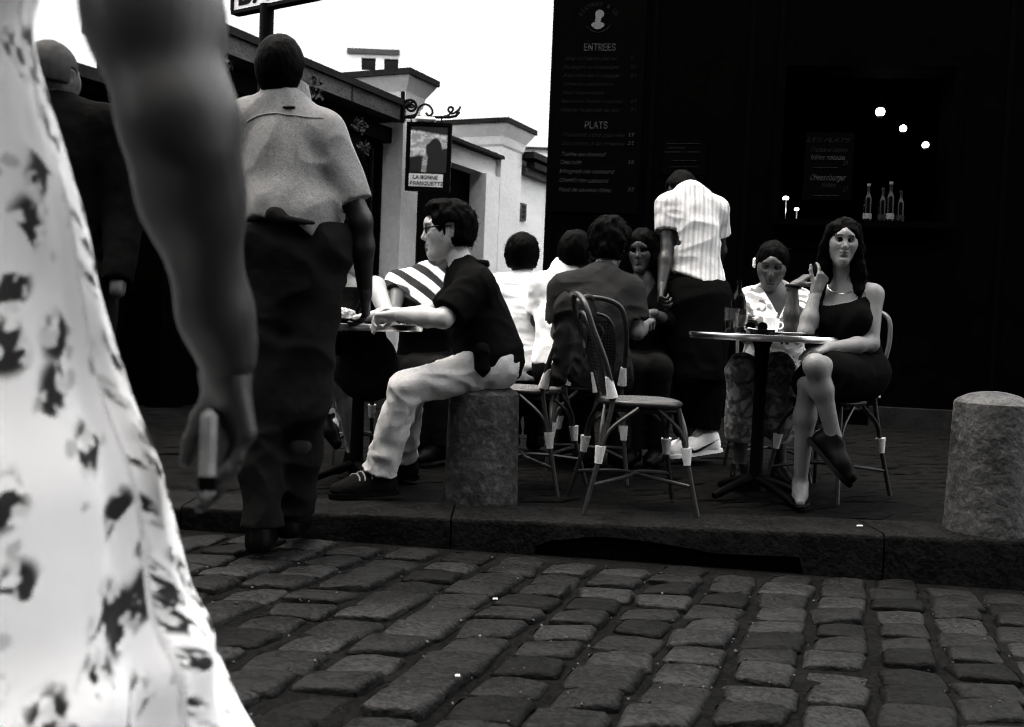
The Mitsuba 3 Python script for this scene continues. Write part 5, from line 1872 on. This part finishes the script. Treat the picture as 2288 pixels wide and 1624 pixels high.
cloth('top', t, shirt_prims(J, .011, .9, 1.5, .012, 1), .004, h=.008, wr=.005, seed=41, extra=lambda p, d: np.maximum(hems(J, 1.5, (J['pv'], V(0, 0, -1)))(p, d), np.minimum.reduce([.05 + .2 * 0 - np.abs(p[:, 0] - cV[0]) * .86 + (p[:, 2] - cV[2] + .02) * .5, (cV[1] + .12) - p[:, 1]])), mat='black_shirt')
cloth('trousers', t, trouser_prims(J, .014, .92), .004, h=.012, seed=42, extra=trouser_cut(J), mat='dark_trousers')
shoes(t, J, 'leather', h=.010)

# ------------------------------------------------------------------ the waiter
t = person('waiter in a white striped shirt and black apron bending forward, back turned')
J = pose(hd=(1520, 428, 5.99), nk=(1541, 428, 5.74), ch=(1550, 500, 5.68), pv=(1560, 660, 5.62), sL=(1494, 462, 5.68), sR=(1596, 470, 5.74), eL=(1489, 552, 5.62), wL=(1478, 640, 5.52), eR=(1608, 560, 5.85), wR=(1585, 600, 6.08),
         hL=(1530, 690, 5.62), hR=(1590, 690, 5.64), kL=(1540, 840, 5.58), kR=(1590, 842, 5.62), aL=(1530, 990, 5.80), aR=(1574, 978, 5.62), face=(-.25, .6, -.8), crown=(-.1, .8, .6), tL=(-.3, .95, 0), tR=(-.95, -.26, -.13), upR=(-.13, 0, 1),
         calfR=(.9, .2, 0), calfL=(0, -1, 0), handL={'curl': .7})
J['aL'][2] = .09
J['aR'][2] = max(J['aR'][2], .10)
make_body(t, J, .006, 1.0, hands=('L', 'R'), fine=.006)
hair(t, J, 'short', seed=16, thick=.010, h=.007)
pl_ = J['pv']
ws = V(math.cos(.1), 0, 0)


def wuv(v):
    return np.stack([v[:, 0] + .25 * (v[:, 2] - pl_[2]) * .0 - .05 * (v[:, 2]), v[:, 2]], 1)


cloth('shirt', t, shirt_prims(J, .015, .93, .62, .022), .7, h=.007, wr=.010, wf=9, seed=43, extra=lambda p, d: np.maximum(hems(J, .62)(p, d), (.075 - .36 * (p[:, 0] - pl_[0]) - (p[:, 2] - pl_[2]))), mat='striped_cloth', uv=wuv, stretch=(.8, .8, 1.3))
put('shirt_collar', tube([J['nk'] + V(.052 * math.sin(a), .02 - .045 * math.cos(a), .035 + .004 * math.cos(a)) for a in np.linspace(-2.4, 2.4, 21)], .013, 8), 'white_cotton', t, smooth=50)
cloth('trousers', t, trouser_prims(J, .016, 1.0, .026, .92), .004, h=.010, wr=.008, wf=10, seed=44, extra=trouser_cut(J, .86, .16), mat='black_shirt')
cloth('apron', t, [ell(J['pv'] + V(-.01, 0, -.02), (.19, .15, .15)), cap(J['pv'] + V(-.01, .03, -.1), (J['kL'] + J['kR']) / 2 + V(-.02, .05, -.02), .17, .16, k=.06)], .003, h=.011, wr=.010, wf=8, seed=45,
      extra=lambda p, d: np.maximum(np.maximum(d, (p - J['pv']) @ V(.25, 0, 1) - .095), J['kL'][2] - .02 - p[:, 2]), mat='black_shirt')
k = put('sneaker', shoe_mesh(J['aR'], J['tR'], .0055, J['upR'], 1.2)[0], 'white', t, smooth=True, label='white sneaker with a dark curved mark')
put('sole', sole_mesh(J['aR'], J['tR'], J['upR'], 1.2), 'white', k, smooth=40)
put('ankle_collar', mesh_of([cap(J['aR'] - J['tR'] * .012 - V(0, 0, .03), J['aR'] - J['tR'] * .02 + V(0, 0, .052), .045, .043), cap(J['aR'] + J['tR'] * .06 - V(0, 0, .02), J['aR'] + J['tR'] * .015 + V(0, 0, .05), .038, .034)], .006, extra=lambda p, d: np.maximum(d, p[:, 2] - J['aR'][2] - .055)), 'phonecase', k, smooth=True)
tR, nR = J['tR'], unit(J['upR'] - J['tR'] * (J['upR'] @ J['tR']))
lR = np.cross(tR, nR)
if lR[1] > 0:
    lR = -lR
sw = [(.092, .052, -.044, .0025), (.098, .052, -.053, .0055), (.082, .0515, -.060, .008), (.055, .050, -.055, .0075), (.02, .0475, -.042, .0055), (-.02, .046, -.026, .0035), (-.055, .042, -.010, .001)]
swp = spline([J['aR'] + (tR * a * 1.15 + lR * (b * 1.12) + nR * c) for a, b, c, _ in sw], 5)
swr = np.interp(np.linspace(0, len(sw) - 1, len(swp)), range(len(sw)), [x[3] for x in sw])
put('curved_mark', tube(swp, swr, 8), 'leather', k, smooth=50)
put('collar_lining', mesh_of([cap(J['aR'] + V(0, 0, .02), J['aR'] + tR * .03 + V(0, 0, .012), .036, .03)], .006), 'fascia', k, smooth=True)
m, R = shoe_mesh(J['aL'], J['tL'], .008)
put('sneaker', m, 'white', t, smooth=True)

# ------------------------------------------------------------------ the two women at the right table
t = person('woman in a patterned white shirt looking down behind the right table')
J = pose(hd=(1724, 592, 5.02), nk=(1729, 655, 5.06), ch=(1728, 715, 5.06), pv=(1728, 838, 5.14), sR=(1676, 680, 5.06), sL=(1784, 682, 5.06), eR=(1668, 752, 4.96), wR=(1704, 738, 4.72), eL=(1766, 735, 4.80), wL=(1772, 640, 4.78),
         hR=(1700, 855, 5.12), hL=(1756, 855, 5.12), kR=(1658, 826, 4.72), kL=(1736, 822, 4.70), aR=(1655, 990, 4.84), aL=(1744, 1010, 4.90), face=(-.25, -.9, -.28), crown=(0, -.2, 1), size=.97, tR=(-.15, -1, 0), tL=(.1, -1, 0),
         handL={'d': V(.75, -.1, .62), 'n': V(.5, .2, -.8), 'curl': [.15, .5, .6, .6], 'h': .004}, handR={'d': V(.6, -.6, 0), 'n': V(0, 0, -1), 'curl': .4})
for s in 'LR':
    J['a' + s][2] = .09
make_body(t, J, .04, .9, bust=1, fine=.004)
hair(t, J, 'long', seed=17, thick=.008, rough=.006, part=.3, fr=.06, strands=160, strand_len=.03, extra=(ell((0, -.12, .06), (.05, .04, .05), k=.03),), h=.006)
cS = J['nk'] + V(0, -.10, -.02)
cloth('shirt', t, shirt_prims(J, .016, .92, .62, .026, 1), .7, h=.0075, wr=.010, wf=12, seed=46, extra=lambda p, d: np.maximum(hems(J, .62, (J['pv'] + V(0, 0, -.05), V(0, 0, -1)))(p, d), np.minimum.reduce([.055 - np.abs(p[:, 0] - cS[0]) + (p[:, 2] - cS[2]) * .5, (cS[1] + .11) - p[:, 1]])), mat='patterned_cloth')
cloth('trousers', t, trouser_prims(J, .014, .92, .030, .62), .3, h=.0085, wr=.008, wf=10, seed=47, extra=trouser_cut(J, .70), mat='patterned_trousers')
shoes(t, J, 'leather', h=.008, size=.9)
put('bracelet', tube([J['wL'] + .031 * (math.cos(a) * V(1, 0, -.1) + math.sin(a) * V(0, 1, 0)) for a in np.linspace(0, 2 * math.pi, 20, endpoint=False)], .009, 8, closed=True), 'leather', t, smooth=50)
ep = J['hd'] + np.array([.086, .005, .006]) @ J['Rh']
put('hair_clip', mesh_of([cap(ep + V(0, 0, .016), ep + V(0, 0, -.016), .010)], .003), 'china', t, smooth=True, label='bright white clip beside the ear')

t = person('woman in a black strap top sitting with crossed bare legs at the right table')
J = pose(hd=(1881, 541, 4.50), nk=(1893, 640, 4.56), ch=(1889, 702, 4.55), pv=(1902, 822, 4.60), sL=(1950, 658, 4.50), sR=(1832, 664, 4.64), eL=(1946, 768, 4.45), wL=(1852, 776, 4.27), eR=(1799, 742, 4.47), wR=(1822, 652, 4.50),
         hL=(1928, 842, 4.54), hR=(1872, 846, 4.62), kL=(1820, 816, 4.18), kR=(1806, 858, 4.30), aL=(1864, 982, 4.26), aR=(1788, 1070, 4.42), face=(-.16, -1, -.02), crown=(.04, 0, 1), size=.89, tL=(.48, -.55, -.62), upL=(.5, -.2, .8), tR=(-.25, -.95, 0),
         calfL=(.35, .9, 0), calfR=(0, 1, 0), handL={'d': V(-.85, -.35, -.2), 'n': V(-.1, .2, -1), 'curl': .3, 'h': .004, 'size': .9}, handR={'d': V(.35, -.1, .9), 'n': V(-.3, .8, .2), 'curl': [.4, .8, .9, .9], 'h': .004, 'size': .88})
J['aR'][2] = .085
make_body(t, J, .13, .86, bust=1, fine=.0034, bh=.008, lips=.45)
hair(t, J, 'long', seed=18, thick=.011, rough=.009, part=.12, fr=.062, strands=260, strand_len=.05, extra=(cap((-.066, .034, .062), (-.083, .022, -.02), .018, .022, k=.03), cap((-.083, .022, -.02), (-.092, .01, -.14), .022, .034, k=.03), cap((.062, .040, .066), (.083, .020, -.02), .018, .022, k=.03), cap((.083, .020, -.02), (.094, .0, -.15), .022, .036, k=.03), cap((.092, .0, -.15), (.10, -.02, -.24), .036, .03, k=.03), cap((0, -.06, 0), (-.02, -.09, -.22), .075, .06, k=.05), cap((-.088, -.01, -.13), (-.10, .02, -.24), .036, .03, k=.05)), h=.005)
nk_, A_ = J['nk'], frame(J['nk'] - J['ch'], J['sR'] - J['sL'])


def neckline(p, d):
    x = (p - nk_) @ A_.T
    z0 = -.098 + .035 * np.clip((np.abs(x[:, 0]) - .05) / .07, 0, 1) + .02 * np.clip(-x[:, 0] / .1, -1, 1)
    d = np.maximum(d, x[:, 2] - z0)
    for s in 'LR':
        d = np.maximum(d, .068 - np.sqrt(((p - J['s' + s]) ** 2).sum(1)))
    return np.maximum(d, J['pv'][2] - .04 - p[:, 2])


tp = cloth('strap_top', t, torso(J, .004, .86, 1), .003, h=.0065, wr=.004, wf=14, seed=48, extra=neckline, mat='black_shirt')
for s, sg_ in (('L', -1), ('R', 1)):
    a = J['s' + s]
    b = nk_ + (a - nk_) * .72
    f0 = b + A_[1] * .092 - A_[2] * .105
    put('strap', tube(on_skin(body_prims(J, .86, 1, False), spline([f0 - A_[2] * .03, b + A_[1] * .085 - A_[2] * .05, b + A_[1] * .06 - A_[2] * .0, b + A_[1] * .02 + A_[2] * .04, b - A_[1] * .03 + A_[2] * .04, b - A_[1] * .085 - A_[2] * .05], 5), .002), .0075, 8), 'black_shirt', tp, smooth=50)
ch_ = [nk_ + A_[0] * .075 * math.sin(a) + A_[1] * (.02 + .078 * math.cos(a)) + A_[2] * (-.0 - .045 * max(math.cos(a), 0)) for a in np.linspace(-1.5, 1.5, 24)]
put('necklace', tube(on_skin(body_prims(J, .86, 1, False), ch_, .001), .0018, 5), 'steel', t)
mk = (J['kL'] + J['kR']) / 2
cloth('skirt', t, [ell(J['pv'], (.160, .130, .115)), cap(J['hL'], J['kL'] + (J['hL'] - J['kL']) * .26, .098, .078, k=.08), cap(J['hR'], J['kR'] + (J['hR'] - J['kR']) * .12, .105, .084, k=.08), cap(J['pv'] + V(0, -.02, -.02), (J['kL'] + J['kR']) * .25 + J['pv'] * .5, .125, .10, k=.06)], .003, h=.009, wr=.006, wf=10, seed=49,
      extra=lambda p, d: np.maximum(d, np.maximum((p - J['pv']) @ V(0, 0, 1) - .10, .462 - p[:, 2])), mat='black_shirt')
m, R = shoe_mesh(J['aL'], J['tL'], .006, J['upL'], .98)
k = put('shoe', m, 'leather', t, smooth=True)
put('sole', sole_mesh(J['aL'], J['tL'], J['upL'], .98), 'leather', k, smooth=40)


def flat_cut(p, d):
    z = p[:, 2] - J['aR'][2]
    x = (p - J['aR']) @ J['tR']
    return np.maximum(d, z + .045 + .02 * np.clip((x - .02) / .1, 0, 1) - .02 * np.clip((-x) / .05, 0, 1))


base_, _ = shoe_mesh(J['aR'], J['tR'], .006, (0, 0, 1), .9)
q_ = [cap(J['aR'] - J['tR'] * .03 - V(0, 0, .050), J['aR'] + J['tR'] * .09 - V(0, 0, .055), .036, .038), cap(J['aR'] + J['tR'] * .09 - V(0, 0, .055), J['aR'] + J['tR'] * .155 - V(0, 0, .058), .038, .026, k=.03)]
put('shoe', mesh_of(q_, .006, extra=lambda p, d: np.maximum(flat_cut(p, d), -.08 - (p[:, 2] - J['aR'][2]))), 'leather', t, smooth=True)
